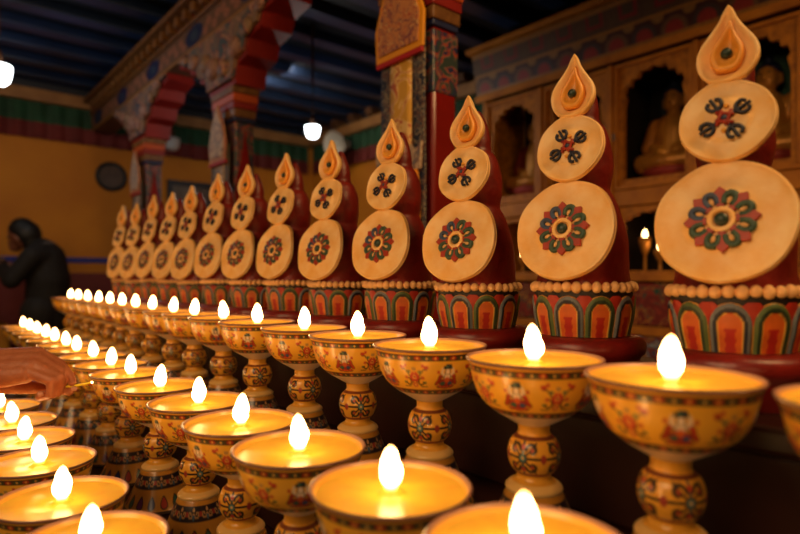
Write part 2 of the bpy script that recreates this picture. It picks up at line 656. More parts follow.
def paint_bowl(th, z, r):
    p = Paint(len(th), YEL)
    h = -z
    p.fill(h < 0.0042, (128, 86, 70))
    b1 = (h >= 0.0065) & (h < 0.0150)
    border(p, b1, th, (h - 0.0065) / 0.0085, 40)
    b2 = (h >= 0.0555) & (h < 0.0628)
    border(p, b2, th, (h - 0.0555) / 0.0073, 36)
    p.fill(h >= 0.0628, (230, 190, 130))
    zone = (h >= 0.0155) & (h < 0.0550)
    n = 10
    q = th * n / (2 * PI)
    k = np.floor(q).astype(int) % 2
    x = (q % 1.0 - 0.5) * 2 * 1.2
    y = -((h - 0.0352) / 0.0195)
    fig = zone & (k == 0)
    flo = zone & (k == 1)
    D = lambda m_, c, a=1.0: p.fill(m_ * fig, c, a)
    G = lambda m_, c, a=1.0: p.fill(m_ * flo, c, a)
    # seated figure on a lotus
    D(ell(x, y, 0, -0.74, 0.74, 0.16), LINE)
    D(ell(x, y, 0, -0.72, 0.66, 0.12), (176, 52, 30))
    for cx in (-0.45, -0.15, 0.15, 0.45):
        D(ell(x, y, cx, -0.70, 0.12, 0.10), (210, 90, 50))
    D(ell(x, y, 0, -0.42, 0.62, 0.30), LINE)
    D(ell(x, y, 0, -0.42, 0.56, 0.25), (172, 46, 28))
    D(ell(x, y, -0.28, -0.50, 0.22, 0.12), (60, 96, 74))
    D(ell(x, y, 0.30, -0.50, 0.20, 0.12), (60, 84, 110))
    for s in (-1, 1):
        D(stroke(x, y, [(s * 0.18, 0.12), (s * 0.52, 0.02), (s * 0.62, -0.30), (s * 0.78, -0.52)], 0.13), LINE)
        D(stroke(x, y, [(s * 0.18, 0.12), (s * 0.52, 0.02), (s * 0.62, -0.30), (s * 0.78, -0.52)], 0.085), (184, 54, 34) if s > 0 else (170, 44, 30))
        D(stroke(x, y, [(s * 0.2, 0.05), (s * 0.42, 0.26), (s * 0.34, 0.56)], 0.09), (226, 196, 150))
        D(ell(x, y, s * 0.66, 0.30, 0.10, 0.12), (188, 60, 36))
    D(ell(x, y, 0, -0.08, 0.27, 0.34), LINE)
    D(ell(x, y, 0, -0.08, 0.22, 0.30), (228, 200, 156))
    D(ell(x, y, 0, -0.24, 0.20, 0.20), (206, 92, 34))
    D(ell(x, y, 0, 0.36, 0.20, 0.20), LINE)
    D(ell(x, y, 0, 0.35, 0.16, 0.17), (232, 204, 164))
    D(ell(x, y, 0, 0.62, 0.34, 0.13), (34, 50, 44))
    D(ell(x, y, 0.05, 0.76, 0.22, 0.12), (34, 50, 60))
    D(ell(x, y, -0.06, 0.68, 0.08, 0.05), (90, 120, 90))
    # flower spray
    vine = (120, 86, 36)
    for s in (-1, 1):
        G(stroke(x, y, [(0, -0.1), (s * 0.4, 0.1), (s * 0.62, 0.42), (s * 0.9, 0.5)], 0.05), vine)
        G(stroke(x, y, curl(s * 0.55, -0.42, 0.34, PI / 2, s * 0.8), 0.05), LINE)
        G(stroke(x, y, [(s * 0.1, -0.35), (s * 0.5, -0.72), (s * 0.92, -0.74)], 0.045), vine)
        G(ell(x, y, s * 0.86, 0.62, 0.18, 0.15), (186, 52, 34))
        G(ell(x, y, s * 0.62, 0.74, 0.12, 0.10), (196, 70, 44))
        G(ell(x, y, s * 0.40, 0.30, 0.15, 0.14), (150, 130, 60))
        G(ell(x, y, s * 0.42, 0.30, 0.08, 0.08), (92, 100, 60))
        G(ell(x, y, s * 0.62, -0.12, 0.13, 0.11), (198, 84, 44))
        G(ell(x, y, s * 0.78, -0.44, 0.10, 0.09), (96, 104, 62))
    for a in range(6):
        G(ell(x, y, 0.22 * math.cos(a * PI / 3), -0.06 + 0.22 * math.sin(a * PI / 3), 0.15, 0.15), (190, 62, 40))
    G(ell(x, y, 0, -0.06, 0.15, 0.15), (226, 160, 70))
    G(ell(x, y, 0, -0.06, 0.07, 0.07), (150, 40, 30))
    G(ell(x, y, 0, 0.52, 0.16, 0.15), (176, 130, 70))
    G(ell(x, y, 0, -0.62, 0.20, 0.16), (186, 56, 36))
    G(ell(x, y, 0, -0.62, 0.09, 0.07), (230, 170, 80))
    return p.c


def paint_knob(th, z, r):
    p = Paint(len(th), (218, 150, 44))
    n = 4
    q = th * n / (2 * PI)
    x = (q % 1.0 - 0.5) * 2 * 1.15
    y = (z + 0.1135) / 0.021
    sel = (np.abs(y) < 1.0)
    D = lambda m_, c, a=1.0: p.fill(m_ * sel, c, a)
    dk = (44, 34, 30)
    for sx in (-1, 1):
        for sy in (-1, 1):
            D(stroke(x, y, curl(sx * 0.52, sy * 0.46, 0.36, (0 if sx < 0 else PI), sx * sy * -0.9), 0.085), dk)
            D(stroke(x, y, [(0, 0), (sx * 0.3, sy * 0.3), (sx * 0.75, sy * 0.8)], 0.06), dk)
            D(ell(x, y, sx * 0.52, sy * 0.46, 0.10, 0.12), (172, 70, 40))
        D(stroke(x, y, [(sx * 0.25, 0), (sx * 1.15, 0)], 0.07), dk)
    for sy in (-1, 1):
        D(stroke(x, y, [(0, sy * 0.2), (0, sy * 0.85)], 0.08), (60, 74, 66))
        D(ell(x, y, 0, sy * 0.62, 0.14, 0.14), (176, 60, 36))
    D(ell(x, y, 0, 0, 0.26, 0.28), dk)
    D(ell(x, y, 0, 0, 0.19, 0.2), (84, 116, 104))
    D(ell(x, y, 0, 0, 0.08, 0.08), (216, 160, 80))
    D(ell(np.abs(x), y, 1.15, 0, 0.16, 0.26), (150, 52, 40))
    p.fill((y > 0.90) & (y < 1.08), (110, 50, 26))
    p.fill((y < -0.90) & (y > -1.08), (126, 40, 24))
    p.fill((y <= -1.55), (226, 176, 96))
    return p.c


def paint_foot(th, z, r):
    p = Paint(len(th), (192, 128, 40))
    h = -z
    band = (h > 0.1625) & (h < 0.1865)
    p.fill(band, (38, 30, 36))
    y = (h - 0.1745) / 0.012
    x = ((th * 12 / (2 * PI)) % 1.0 - 0.5) * 2
    B = lambda m_, c: p.fill(m_ * band, c)
    for s in (-1, 1):
        B(stroke(x, y, curl(s * 0.5, 0.0, 0.45, 0 if s > 0 else PI, s * 0.9), 0.11), (176, 132, 76))
    B(ell(x, y, 0, 0, 0.24, 0.32), (160, 54, 40))
    B(ell(np.abs(x), y, 1.0, 0.35, 0.2, 0.3), (64, 92, 104))
    B(ell(np.abs(x), y, 1.0, -0.5, 0.2, 0.25), (190, 140, 80))
    p.fill(band & (np.abs(y) > 0.88), (126, 54, 34))
    k = np.floor(th * 16 / (2 * PI)).astype(int) % 4
    x2 = ((th * 16 / (2 * PI)) % 1.0 - 0.5) * 2
    y2 = (h - 0.206) / 0.012
    dro = ell(x2, y2, 0, 0.1, 0.72 * np.clip(0.75 + y2 * 0.35, 0.1, 1), 0.95)
    for i, c in enumerate(((46, 60, 104), (168, 52, 36), (58, 92, 70), (104, 48, 84))):
        p.fill(dro * (k == i), (40, 26, 24))
        p.fill(ell(x2, y2, 0, 0.15, 0.54 * np.clip(0.75 + y2 * 0.35, 0.1, 1), 0.72) * (k == i), c)
    p.fill(h > 0.2205, (60, 40, 30))
    return p.c


# ------------------------------------------------------------------ butter lamp
RIM = 0.0805
BOWL_OUT = [(0.0792, 0.0), (0.0805, -0.0008), (0.0802, -0.0028), (0.0778, -0.0062), (0.0755, -0.012), (0.0728, -0.024), (0.0694, -0.036), (0.0640, -0.0465),
            (0.0562, -0.0555), (0.0470, -0.0630), (0.0360, -0.0695), (0.0240, -0.0765), (0.0190, -0.0790)]
BOWL_IN = [(0.0715, -0.0110), (0.0742, -0.0065), (0.0768, -0.0020), (0.0792, 0.0)]
KNOB = [(0.0190, -0.0785), (0.0184, -0.083), (0.0187, -0.089), (0.0215, -0.0920), (0.0275, -0.0985), (0.0305, -0.108), (0.0308, -0.117), (0.0285, -0.126), (0.0240, -0.1335),
        (0.0205, -0.1365), (0.0200, -0.140), (0.0225, -0.1440), (0.0300, -0.1485), (0.0335, -0.1525), (0.0330, -0.1560)]
FOOT = [(0.0320, -0.1560), (0.0345, -0.1610), (0.0395, -0.172), (0.0455, -0.187), (0.0525, -0.203), (0.0590, -0.216), (0.0620, -0.2215), (0.0615, -0.2250), (0.0, -0.2250)]
FLAME = [(0.0002, 0.0440), (0.0025, 0.0427), (0.0052, 0.0390), (0.0081, 0.0325), (0.0105, 0.0250), (0.0119, 0.0180), (0.0115, 0.0115), (0.0092, 0.0060), (0.0070, 0.0025), (0.0064, -0.004)]


def flame_mesh(parent, seed, nseg):
    r_ = random.Random(seed)
    V, Fc, T = lathe_data(spline(FLAME, 3), nseg)
    ph, lean = r_.uniform(0, 6), r_.uniform(0, 6)
    z = V[:, 2]
    w = 1 + 0.05 * np.sin(3 * T + ph + z * 160) + 0.04 * np.sin(5 * T - ph + z * 300)
    V[:, 0] = V[:, 0] * w + 0.0022 * math.cos(lean) * (np.clip(z, 0, 1) / 0.043) ** 2
    V[:, 0] *= 0.94
    V[:, 1] = V[:, 1] * w * 0.94 + 0.0022 * math.sin(lean) * (np.clip(z, 0, 1) / 0.043) ** 2
    o = mesh('flame', V.tolist(), Fc.tolist(), M['flame'], parent)
    o.location = (0, 0, -0.0045)
    return o


def make_lamp(hi, seed):
    t = thing('butter_lamp', 'butter lamp', 'lamp')
    ns = 420 if hi else 140
    k = 6 if hi else 3
    out = spline(BOWL_OUT, k)
    inn = spline(BOWL_IN, 2)
    pts = np.vstack([inn[:-1], out])
    ni = (len(inn) - 1) * ns

    def pb(th, z, r):
        c = paint_bowl(th, z, r)
        c[:ni] = lin((238, 178, 70))
        c[max(0, ni - 2 * ns):ni + 2 * ns] = lin((176, 128, 104))
        return c
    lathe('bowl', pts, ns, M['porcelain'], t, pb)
    # melted butter: slightly dished, with a soft well round the flame
    bp = [(0.0738, -0.0072), (0.068, -0.0072), (0.055, -0.0078), (0.042, -0.0082), (0.030, -0.0086), (0.022, -0.0094), (0.015, -0.0092), (0.011, -0.0070), (0.0085, -0.0045), (0.0060, -0.0045)]
    V, Fc, T = lathe_data(spline(bp, 2), 64)
    rr = np.hypot(V[:, 0], V[:, 1])
    V[:, 2] += 0.0006 * np.sin(3 * T + seed) * np.exp(-((rr - 0.03) / 0.02) ** 2) + 0.0004 * np.sin(5 * T + 2 * seed) * np.exp(-((rr - 0.045) / 0.015) ** 2)
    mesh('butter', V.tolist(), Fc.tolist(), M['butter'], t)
    flame_mesh(t, seed, 24 if hi else 14)
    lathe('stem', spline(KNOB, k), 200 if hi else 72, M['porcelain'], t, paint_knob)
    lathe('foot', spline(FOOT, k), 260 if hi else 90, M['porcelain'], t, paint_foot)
    return t


# ------------------------------------------------------------------ torma offering cake (origin on the shelf, face towards -X)
def make_torma():
    t = thing('offering_cake', 'offering cake', 'offering cake')
    lathe('plinth', [(0.0, 0.0), (0.082, 0.0), (0.0835, 0.004), (0.083, 0.030), (0.085, 0.036), (0.0905, 0.041), (0.0925, 0.049), (0.0915, 0.057), (0.087, 0.063), (0.080, 0.066), (0.0, 0.067)], 56, M['red_base'], t)
    rb, rt, z0, z1 = 0.0665, 0.0765, 0.066, 0.1365
    rad = lambda z: rb + (rt - rb) * max(0, min(1, (z - z0) / (z1 - z0))) ** 1.0
    lathe('lotus_drum', [(0.0, z0), (rb - 0.002, z0), (rt - 0.003, z1 - 0.004), (rt - 0.004, z1), (0.0, z1)], 56, M['drum'], t)

    def petal_mesh(col, edge):
        nu, nv = 33, 33
        H = 0.060
        V, P = [], []
        half = 0.0228
        for j in range(nv):
            b = j / (nv - 1)
            hb = 1.0 if b < 0.55 else math.sqrt(max(0.0, 1 - ((b - 0.55) / 0.45) ** 2))
            hb = max(hb, 0.02)
            for i in range(nu):
                a = -1 + 2 * i / (nu - 1)
                z = z0 + 0.001 + b * H
                w = half * (0.90 + 0.14 * b) * hb
                s = a * w
                # distance inside the arch, as a share of its half width
                yy = max(0.0, (b - 0.55) / 0.45)
                d = 1 - math.hypot(s / (half * (0.9 + 0.14 * b)), yy)
                P.append(d)
                lift = 0.0035 * min(1, max(0.0, d) * 5) ** 0.5 - 0.0016 * (1 if d > 0.42 else 0) + 0.002 * math.sin(PI * b) ** 2
                r = rad(z) - 0.001 + lift
                th = s / rad(z)
                V.append((r * math.cos(th), r * math.sin(th), z))
        P = np.array(P)
        bb = np.repeat(np.linspace(0, 1, nv), nu)
        xx = np.tile(np.linspace(-1, 1, nu), nv)
        pc = Paint(len(V), col)
        pc.fill(P < 0.05, (214, 150, 56))
        pc.fill((P > 0.24) & (P < 0.42), edge)
        pc.fill((P >= 0.42), (222, 168, 66))
        pc.fill((P > 0.475), (212, 98, 26))
        pc.fill((np.abs(xx) < 0.24 + 0.05 * np.sin(bb * 30)) & (bb < 0.50) & (P > 0.5), (178, 34, 20))
        Fc = [(j * nu + i, j * nu + i + 1, (j + 1) * nu + i + 1, (j + 1) * nu + i) for j in range(nv - 1) for i in range(nu - 1)]
        return mesh('lotus_petal', V, Fc, M['petal'], t, True, pc.c)
    blue = petal_mesh((112, 118, 124), (30, 34, 50))
    green = petal_mesh((84, 100, 50), (36, 54, 34))
    blue['label'] = 'blue edged lotus petal'
    green['label'] = 'green edged lotus petal'
    # red fillers between the petal tips
    nu, nv = 9, 7
    V = []
    for j in range(nv):
        b = j / (nv - 1)
        for i in range(nu):
            a = -1 + 2 * i / (nu - 1)
            z = 0.100 + b * 0.027
            th = a * (0.05 + 0.12 * math.sin(PI * min(1, b * 0.62 + 0.12)) * (1 - max(0, b - 0.8) * 3)) 
            r = rad(z) + 0.0006 + 0.0012 * (1 - a * a)
            V.append((r * math.cos(th), r * math.sin(th), z))
    Fc = [(j * nu + i, j * nu + i + 1, (j + 1) * nu + i + 1, (j + 1) * nu + i) for j in range(nv - 1) for i in range(nu - 1)]
    fil = mesh('filler_petal', V, Fc, M['infill'], t)
    a0 = PI + 0.12
    blue.rotation_euler.z = a0
    green.rotation_euler.z = a0 + 2 * PI / 10
    fil.rotation_euler.z = a0 + PI / 10
    for k in range(2, 10):
        c = (blue if k % 2 == 0 else green).copy()
        link(c, t)
        c.rotation_euler.z = a0 + k * 2 * PI / 10
    for k in range(1, 10):
        c = fil.copy()
        link(c, t)
        c.rotation_euler.z = a0 + (k + 0.5) * 2 * PI / 10
    # dough beads round the drum's brim
    bd = None
    for k in range(33):
        th = 2 * PI * k / 33
        if bd is None:
            V, Fc = ball_geo((0, 0, 0), 0.0075, 12, 8, (1, 1, 0.95))
            V = [(x, y, z + 0.002 * max(0, z / 0.0075) ** 3) for x, y, z in V]
            bd = o = mesh('bead', V, Fc, M['dough_bead'], t)
        else:
            o = link(bd.copy(), t)
        s = random.uniform(0.9, 1.06)
        o.scale = (s, s, s * random.uniform(0.9, 1.1))
        o.location = (0.0735 * math.cos(th), 0.0735 * math.sin(th), 0.1385 + random.uniform(-0.001, 0.001))
    # red body of stacked bulges
    V, Fc, T = lathe_data(spline([(0.0, 0.136), (0.066, 0.136), (0.0675, 0.160), (0.0665, 0.195), (0.0630, 0.225), (0.0560, 0.252), (0.0455, 0.274), (0.0400, 0.285), (0.0415, 0.297), (0.0445, 0.315),
                                  (0.0440, 0.340), (0.0400, 0.362), (0.0325, 0.380), (0.0255, 0.389), (0.0235, 0.398), (0.0230, 0.412), (0.0195, 0.432), (0.0130, 0.450), (0.0060, 0.464), (0.0, 0.468)], 4), 56)
    rr = 1 + 0.012 * np.sin(3 * T + V[:, 2] * 60) + 0.009 * np.sin(5 * T - V[:, 2] * 110)
    V[:, 0] *= rr
    V[:, 1] *= rr
    mesh('body', V.tolist(), Fc.tolist(), M['red_body'], t)

    # discs: local frame with the face along +Z of the disc, then turned to face -X
    def disc(name, R, zc, off, seed, lean):
        prof = [(0.0, -0.0035), (R * 0.93, -0.0035), (R * 0.985, -0.0018), (R, 0.0012), (R * 0.993, 0.0036), (R * 0.965, 0.0042), (R * 0.90, 0.0026), (R * 0.75, 0.0014), (R * 0.60, 0.0012), (R * 0.52, 0.0024), (R * 0.44, 0.0042), (R * 0.2, 0.0046), (0.0, 0.0046)]
        V, Fc, T = lathe_data(spline(prof, 3), 96)
        r_ = np.hypot(V[:, 0], V[:, 1]) / R
        g = 1 + 0.014 * np.sin(2 * T + seed) + 0.008 * np.sin(3 * T - seed * 2) + 0.005 * np.sin(7 * T + seed)
        V[:, 0] *= g
        V[:, 1] *= g
        V[:, 2] += r_ ** 3 * (0.0022 * np.sin(3 * T + seed) + 0.0012 * np.sin(5 * T))
        o = mesh(name, V.tolist(), Fc.tolist(), M['dough'], t)
        # local X -> -Y (viewer's right), local Y -> up, local Z -> -X
        o.matrix_local = Matrix(((0, 0, -1, -off), (-1, 0, 0, 0), (0, 1, 0, zc), (0, 0, 0, 1))) @ Matrix.Rotation(math.radians(-lean), 4, 'X')
        return o
    d1 = disc('lower_disc', 0.0755, 0.2225, 0.0670, 1.0, 13)
    d2 = disc('upper_disc', 0.0520, 0.345, 0.0490, 2.4, 13)
    fl = 0.0046
    # flower on the lower disc
    R = 0.0755
    sp = []
    for (x, y) in ((0.19, -0.056), (0.38, -0.050), (0.41, -0.090), (0.46, -0.084), (0.545, 0.0), (0.46, 0.084), (0.41, 0.090), (0.38, 0.050), (0.19, 0.056)):
        sp.append((x * R, y * R))
    spoke = prism('flower_spoke', sp, 'z', fl - 0.001, fl + 0.0046, M['d_red'], d1, 0.0007)
    arch = [(0.25, -0.060), (0.33, -0.085), (0.40, -0.075), (0.44, -0.036), (0.45, 0.0), (0.44, 0.036), (0.40, 0.075), (0.33, 0.085), (0.25, 0.060)]
    pet = {}
    for key in ('d_green', 'd_blue'):
        g1 = tube_geo([(x * R, y * R, fl + 0.0015) for x, y in spline(arch, 3)], 0.0040, 8)
        g2 = ball_geo((0.325 * R, 0, fl + 0.0006), 0.0042, 12, 8, (1.25, 0.8, 0.8))
        V, Fc, mi = join_geo((*g1, 0), (*g2, 1))
        pet[key] = mesh('flower_petal', V, Fc, [M[key], M['dough_bead']], d1, True, None, mi)
    spoke.rotation_euler.z = 0.08
    for k in range(1, 8):
        o = link(spoke.copy(), d1)
        o.rotation_euler.z = 0.08 + k * PI / 4
    seq = ['d_green', 'd_green', 'd_blue', 'd_blue', 'd_green', 'd_green', 'd_green', 'd_green']
    used = set()
    for k in range(8):
        key = seq[k]
        o = pet[key] if key not in used else link(pet[key].copy(), d1)
        used.add(key)
        o.rotation_euler.z = 0.08 + (k + 0.5) * PI / 4
        o['label'] = 'green horseshoe petal' if key == 'd_green' else 'blue horseshoe petal'
    ring = [(0.0125 + 0.0035 * math.cos(a), 0.0025 + fl + 0.0035 * math.sin(a)) for a in np.linspace(0, 2 * PI, 13)]
    lathe('flower_ring', ring, 36, M['dough'], d1)
    lathe('flower_cup', [(0.0, fl + 0.0025), (0.0125, fl + 0.0022)], 30, M['d_amber'], d1)
    ball('flower_jewel', (0, 0, fl + 0.003), 0.0082, M['jewel'], d1, 18, 12, (1, 1, 0.7))
    # crossed emblem on the upper disc
    u = 0.0235
    hook = [(0.18, 0.18), (0.46, 0.46), (0.78, 0.78), (0.94, 0.94)]
    spur = [(0.40, 0.42), (0.34, 0.74), (0.50, 0.98), (0.72, 0.96)]
    spur2 = [(0.42, 0.40), (0.74, 0.34), (0.98, 0.50), (0.96, 0.72)]
    zz = fl + 0.0016
    g1 = tube_geo([(x * u, y * u, zz) for x, y in spline(hook, 4)], 0.0022, 8)
    g2 = tube_geo([(x * u, y * u, zz) for x, y in spline(spur, 4)], 0.0024, 8)
    g3 = tube_geo([(x * u, y * u, zz) for x, y in spline(spur2, 4)], 0.0024, 8)
    V, Fc, mi = join_geo(g1, g2, g3)
    hk = mesh('emblem_arm', V, Fc, M['d_navy'], d2)
    base_a = -0.22
    hk.rotation_euler.z = base_a
    for k in range(1, 4):
        o = link(hk.copy(), d2)
        o.rotation_euler.z = base_a + k * PI / 2
    V, Fc = tube_geo([(-0.42 * u, 0.02 * u, zz + 0.001), (0.42 * u, 0.02 * u, zz + 0.001)], 0.0023, 8)
    bar = mesh('emblem_bar', V, Fc, M['d_red'], d2)
    bar.location = (0.0, 0.22 * u, 0)
    for k, (dx, dy, rot) in enumerate(((0.0, -0.22 * u, 0.0), (0.22 * u, 0, PI / 2), (-0.22 * u, 0, PI / 2))):
        o = link(bar.copy(), d2)
        o.location = (dx, dy, 0)
        o.rotation_euler.z = rot + base_a
    bar.rotation_euler.z = base_a
    ball('emblem_dot', (0, 0, zz + 0.001), 0.0034, M['d_blue'], d2, 12, 8)
    y1 = ball('emblem_bud', (0.05 * u, 0.66 * u, zz), 0.0032, M['d_yellow'], d2, 12, 8)
    y2 = link(y1.copy(), d2)
    y2.location = (-0.05 * u, -1.32 * u, 0)
    for pp in (hk,):
        pp['label'] = 'navy curled emblem arm'

    # teardrop crown: outline as a closed loop, rings shrink to the centre
    def drop_outline(n, w, h):
        pts = []
        for k in range(n):
            a = 2 * PI * k / n                       # 0 = bottom
            s = math.sin(a / 2)
            rr_ = 1.0
            x = w * math.sin(a) * (math.sin(a / 2 + PI / 2) ** 2 * 0.62 + 0.38) ** 1.0
            y = -math.cos(a)
            y = (y + 1) / 2
            yy = h * (y ** 1.0)
            narrow = 1.0 if y < 0.35 else max(0.0, 1 - ((y - 0.35) / 0.65)) ** 0.55
            pts.append((x, yy, narrow))
        return pts

    def teardrop(n, w, h):
        """left-right symmetric drop: round belly, concave shoulders, pointed tip"""
        ctrl = [(0.0, 0.0), (0.55, 0.03), (0.90, 0.17), (1.0, 0.34), (0.86, 0.50), (0.55, 0.66), (0.30, 0.80), (0.16, 0.92), (0.0, 1.0)]
        half = spline(ctrl, n)
        right = [(x * w, y * h) for x, y in half]
        left = [(-x * w, y * h) for x, y in half[1:-1][::-1]]
        return right + left
    out = teardrop(5, 0.0335, 0.096)
    n = len(out)
    cx, cy = 0.0, 0.036
    V, Fc = [], []
    rings = [(0.94, -0.006), (1.02, 0.001), (1.03, 0.006), (0.99, 0.0095), (0.93, 0.0092), (0.84, 0.0055), (0.68, 0.0005), (0.5, -0.0015), (0.25, -0.0015)]
    for s, z in rings:
        for i, (x, y) in enumerate(out):
            V.append(((x - cx) * s + cx, (y - cy) * s + cy, z + 0.0012 * math.sin(3 * 2 * PI * i / n)))
    for j in range(len(rings) - 1):
        for i in range(n):
            i2 = (i + 1) % n
            Fc.append((j * n + i, j * n + i2, (j + 1) * n + i2, (j + 1) * n + i))
    Fc.append(tuple(range(n))[::-1])
    Fc.append(tuple((len(rings) - 1) * n + i for i in range(n)))
    cr = mesh('crown_drop', V, Fc, M['dough'], t)
    cr.matrix_local = Matrix(((0, 0, -1, -0.0370), (-1, 0, 0, 0), (0, 1, 0, 0.392), (0, 0, 0, 1))) @ Matrix.Rotation(math.radians(-7), 4, 'X')
    inn = teardrop(5, 0.0185, 0.066)
    V, Fc = [], []
    rings = [(1.0, -0.003), (1.0, 0.006), (0.93, 0.0105), (0.80, 0.0112), (0.64, 0.0075), (0.42, 0.0040), (0.1, 0.0035)]
    cx, cy = 0.0, 0.022
    for k, (s, z) in enumerate(rings):
        for i, (x, y) in enumerate(inn):
            V.append(((x - cx) * s + cx + 0.004 * (y / 0.066) ** 2 - 0.001, (y - cy) * s + cy + 0.012, z))
    n = len(inn)
    for j in range(len(rings) - 1):
        for i in range(n):
            i2 = (i + 1) % n
            Fc.append((j * n + i, j * n + i2, (j + 1) * n + i2, (j + 1) * n + i))
    Fc.append(tuple((len(rings) - 1) * n + i for i in range(n)))
    o = mesh('inner_drop', V, Fc, M['d_amber'], cr)
    ball('crown_jewel', (-0.001, 0.036, 0.0065), 0.0066, M['jewel'], cr, 14, 10, (1, 1, 0.8))
    return t


# ------------------------------------------------------------------ altar
ZT = CZ - 0.156                                    # torma shelf
ZR = [CZ - 0.0946 - 0.225, CZ - 0.2056 - 0.225, CZ - 0.2883 - 0.225]   # lamp steps
XR = [0.565, 0.3643, 0.154]
XT = 0.80
Y0, Y1 = -0.45, 3.32
alt = thing('stepped_altar', 'long dark brown stepped wooden altar carrying lamps and offering cakes', 'altar', (0, Y0, 0))


def altar_part(name, x0, x1, z0, z1, bev=0.006):
    return box(name, x0, x1, 0, Y1 - Y0, z0, z1, M['altar'], alt, bev)


edges = [0.692, 0.470, 0.262, 0.045]
altar_part('shelf_board', edges[0] - 0.012, 1.10, ZT - 0.03, ZT)
altar_part('shelf_riser', edges[0], 1.08, ZR[0] - 0.001, ZT - 0.0305)
altar_part('step_board', edges[1] - 0.012, edges[0] + 0.02, ZR[0] - 0.025, ZR[0] - 0.0012)
altar_part('step_riser', edges[1], 1.08, ZR[1] - 0.001, ZR[0] - 0.0255)
altar_part('step_board', edges[2] - 0.012, edges[1] + 0.02, ZR[1] - 0.025, ZR[1] - 0.0012)
altar_part('step_riser', edges[2], 1.08, ZR[2] - 0.001, ZR[1] - 0.0255)
altar_part('step_board', edges[3] - 0.012, edges[2] + 0.02, ZR[2] - 0.025, ZR[2] - 0.0012)
altar_part('altar_front', edges[3], 1.08, 0.0, ZR[2] - 0.0255)

# ------------------------------------------------------------------ lamps in rows
ORD = ['first', 'second', 'third', 'fourth', 'fifth', 'sixth', 'seventh', 'eighth', 'ninth', 'tenth', 'eleventh', 'twelfth', 'thirteenth', 'fourteenth', 'fifteenth', 'sixteenth', 'seventeenth', 'eighteenth', 'nineteenth']


def t_of(px, L):
    return (F / (CT * (px + 90.0)) - ST) / CT * L


protos = {}
for hi in (True, False):
    for sd in range(3):
        protos[(hi, sd)] = make_lamp(hi, sd * 1.7 + 0.4)
index_children()
used_proto = set()


def lamp_row(L, zrim, ts, label, group, first_edge):
    n = len(ts)
    for i, tt in enumerate(ts):
        depth = tt * CT + L * ST
        hi = depth < 1.35
        key = (hi, random.choice([0, 1, 2]))
        if key not in used_proto:
            used_proto.add(key)
            o = protos[key]
        else:
            o = dup(protos[key])
        o.location = (L + random.uniform(-0.003, 0.003), tt, zrim)
        o.rotation_euler = (0, 0, random.uniform(0, 2 * PI))
        pos = ORD[i] if i < n - 1 else 'last'
        o['label'] = label.format(pos)
        if i == 0 and first_edge:
            o['label'] = first_edge
        o['group'] = group


def even(xs, L, t0, s):
    """row positions from the sight lines of the flames, kept at least a rim apart"""
    ts = []
    for i, x in enumerate(xs):
        g = t0 + i * s
        q = t_of(x, L)
        tt = g + max(-0.014, min(0.014, q - g))
        if ts and tt - ts[-1] < 0.1635:
            tt = ts[-1] + 0.1635
        ts.append(tt)
    return ts


x1 = [672, 538, 431, 358.5, 303.5, 255.5, 222.5, 194.5, 174, 152.8, 136.5, 125.3, 113.6, 103.6, 91.5, 82, 73]
ts1 = [0.0885] + even(x1, XR[0], 0.2544, 0.174)
lamp_row(XR[0], CZ - 0.0946, ts1, 'lit yellow butter lamp, {} from the near end of the row beside the cakes', 'butter lamps in the back row', 'lit yellow butter lamp cut by the picture edge, nearest of the row beside the cakes')
x2 = [526, 391, 301, 246, 199, 160, 130, 111, 91, 76, 66, 55, 47, 39.5, 31, 24]
ts2 = even(x2, XR[1], 0.2699, 0.174)
lamp_row(XR[1], CZ - 0.2056, ts2, 'lit yellow butter lamp, {} from the near end of the middle row', 'butter lamps in the middle row', 'lit butter lamp cut by the bottom edge, nearest of the middle row')
x3 = [93, 64, 38, 28, 14, 2]
ts3 = even(x3, XR[2], 0.7077, 0.174)
lamp_row(XR[2], CZ - 0.2883, ts3, 'lit butter lamp on the lowest step, {} from the near end of its row', 'butter lamps on the lowest step', 'lit butter lamp on the lowest step cut by the bottom edge')
for k, o in protos.items():
    if k not in used_proto:
        for c in KID.get(o.name, []):
            bpy.data.objects.remove(c)
        bpy.data.objects.remove(o)

# ------------------------------------------------------------------ tormas
tor = make_torma()
index_children()
NT = 13
for k in range(NT):
    o = tor if k == 0 else dup(tor)
    o.location = (XT, 0.286 + 0.2175 * k + 0.0065 * max(0, min(k, 6) - 2) + 0.002 * max(0, k - 6), ZT)
    o.rotation_euler = (0, random.uniform(-0.012, 0.012), math.radians(10) + random.uniform(-0.03, 0.03))
    s = random.uniform(0.985, 1.015) if k else 1.0
    o.scale = (1, 1, s)
    pos = ORD[k] if k < NT - 1 else 'last'
    o['label'] = f'red offering cake faced with two pale discs, {pos} from the near end of its row'
    if k == 0:
        o['label'] = 'largest red offering cake with two pale discs, at the near end of its row'
    o['group'] = 'offering cakes along the shelf'
bpy.context.view_layer.update()

# ------------------------------------------------------------------ the room
XW, YB = 3.60, 5.84
ZC = 2.95
XL, YF = -3.0, -2.4


def wall(name, x0, x1, y0, y1, z0, z1, m_):
    return structure(box(name, x0, x1, y0, y1, z0, z1, m_, None, 0))


wall('floor', XL, XW + 0.1, YF, YB + 0.1, -0.1, 0.0, M['floor'])
wall('ceiling', XL - 0.1, XW + 0.2, YF - 0.1, YB + 0.2, ZC, ZC + 0.1, M['ceiling'])
wall('wall_back', XL, XW + 0.1, YB, YB + 0.1, 0, ZC, M['yellow_wall'])
wall('wall_right', XW, XW + 0.1, YF, YB, 0, ZC, M['yellow_wall'])
wall('wall_left', XL - 0.1, XL, YF, YB + 0.1, 0, ZC, M['yellow_wall'])
wall('wall_front', XL, XW + 0.1, YF - 0.1, YF, 0, ZC, M['yellow_wall'])
n_trim = [0]


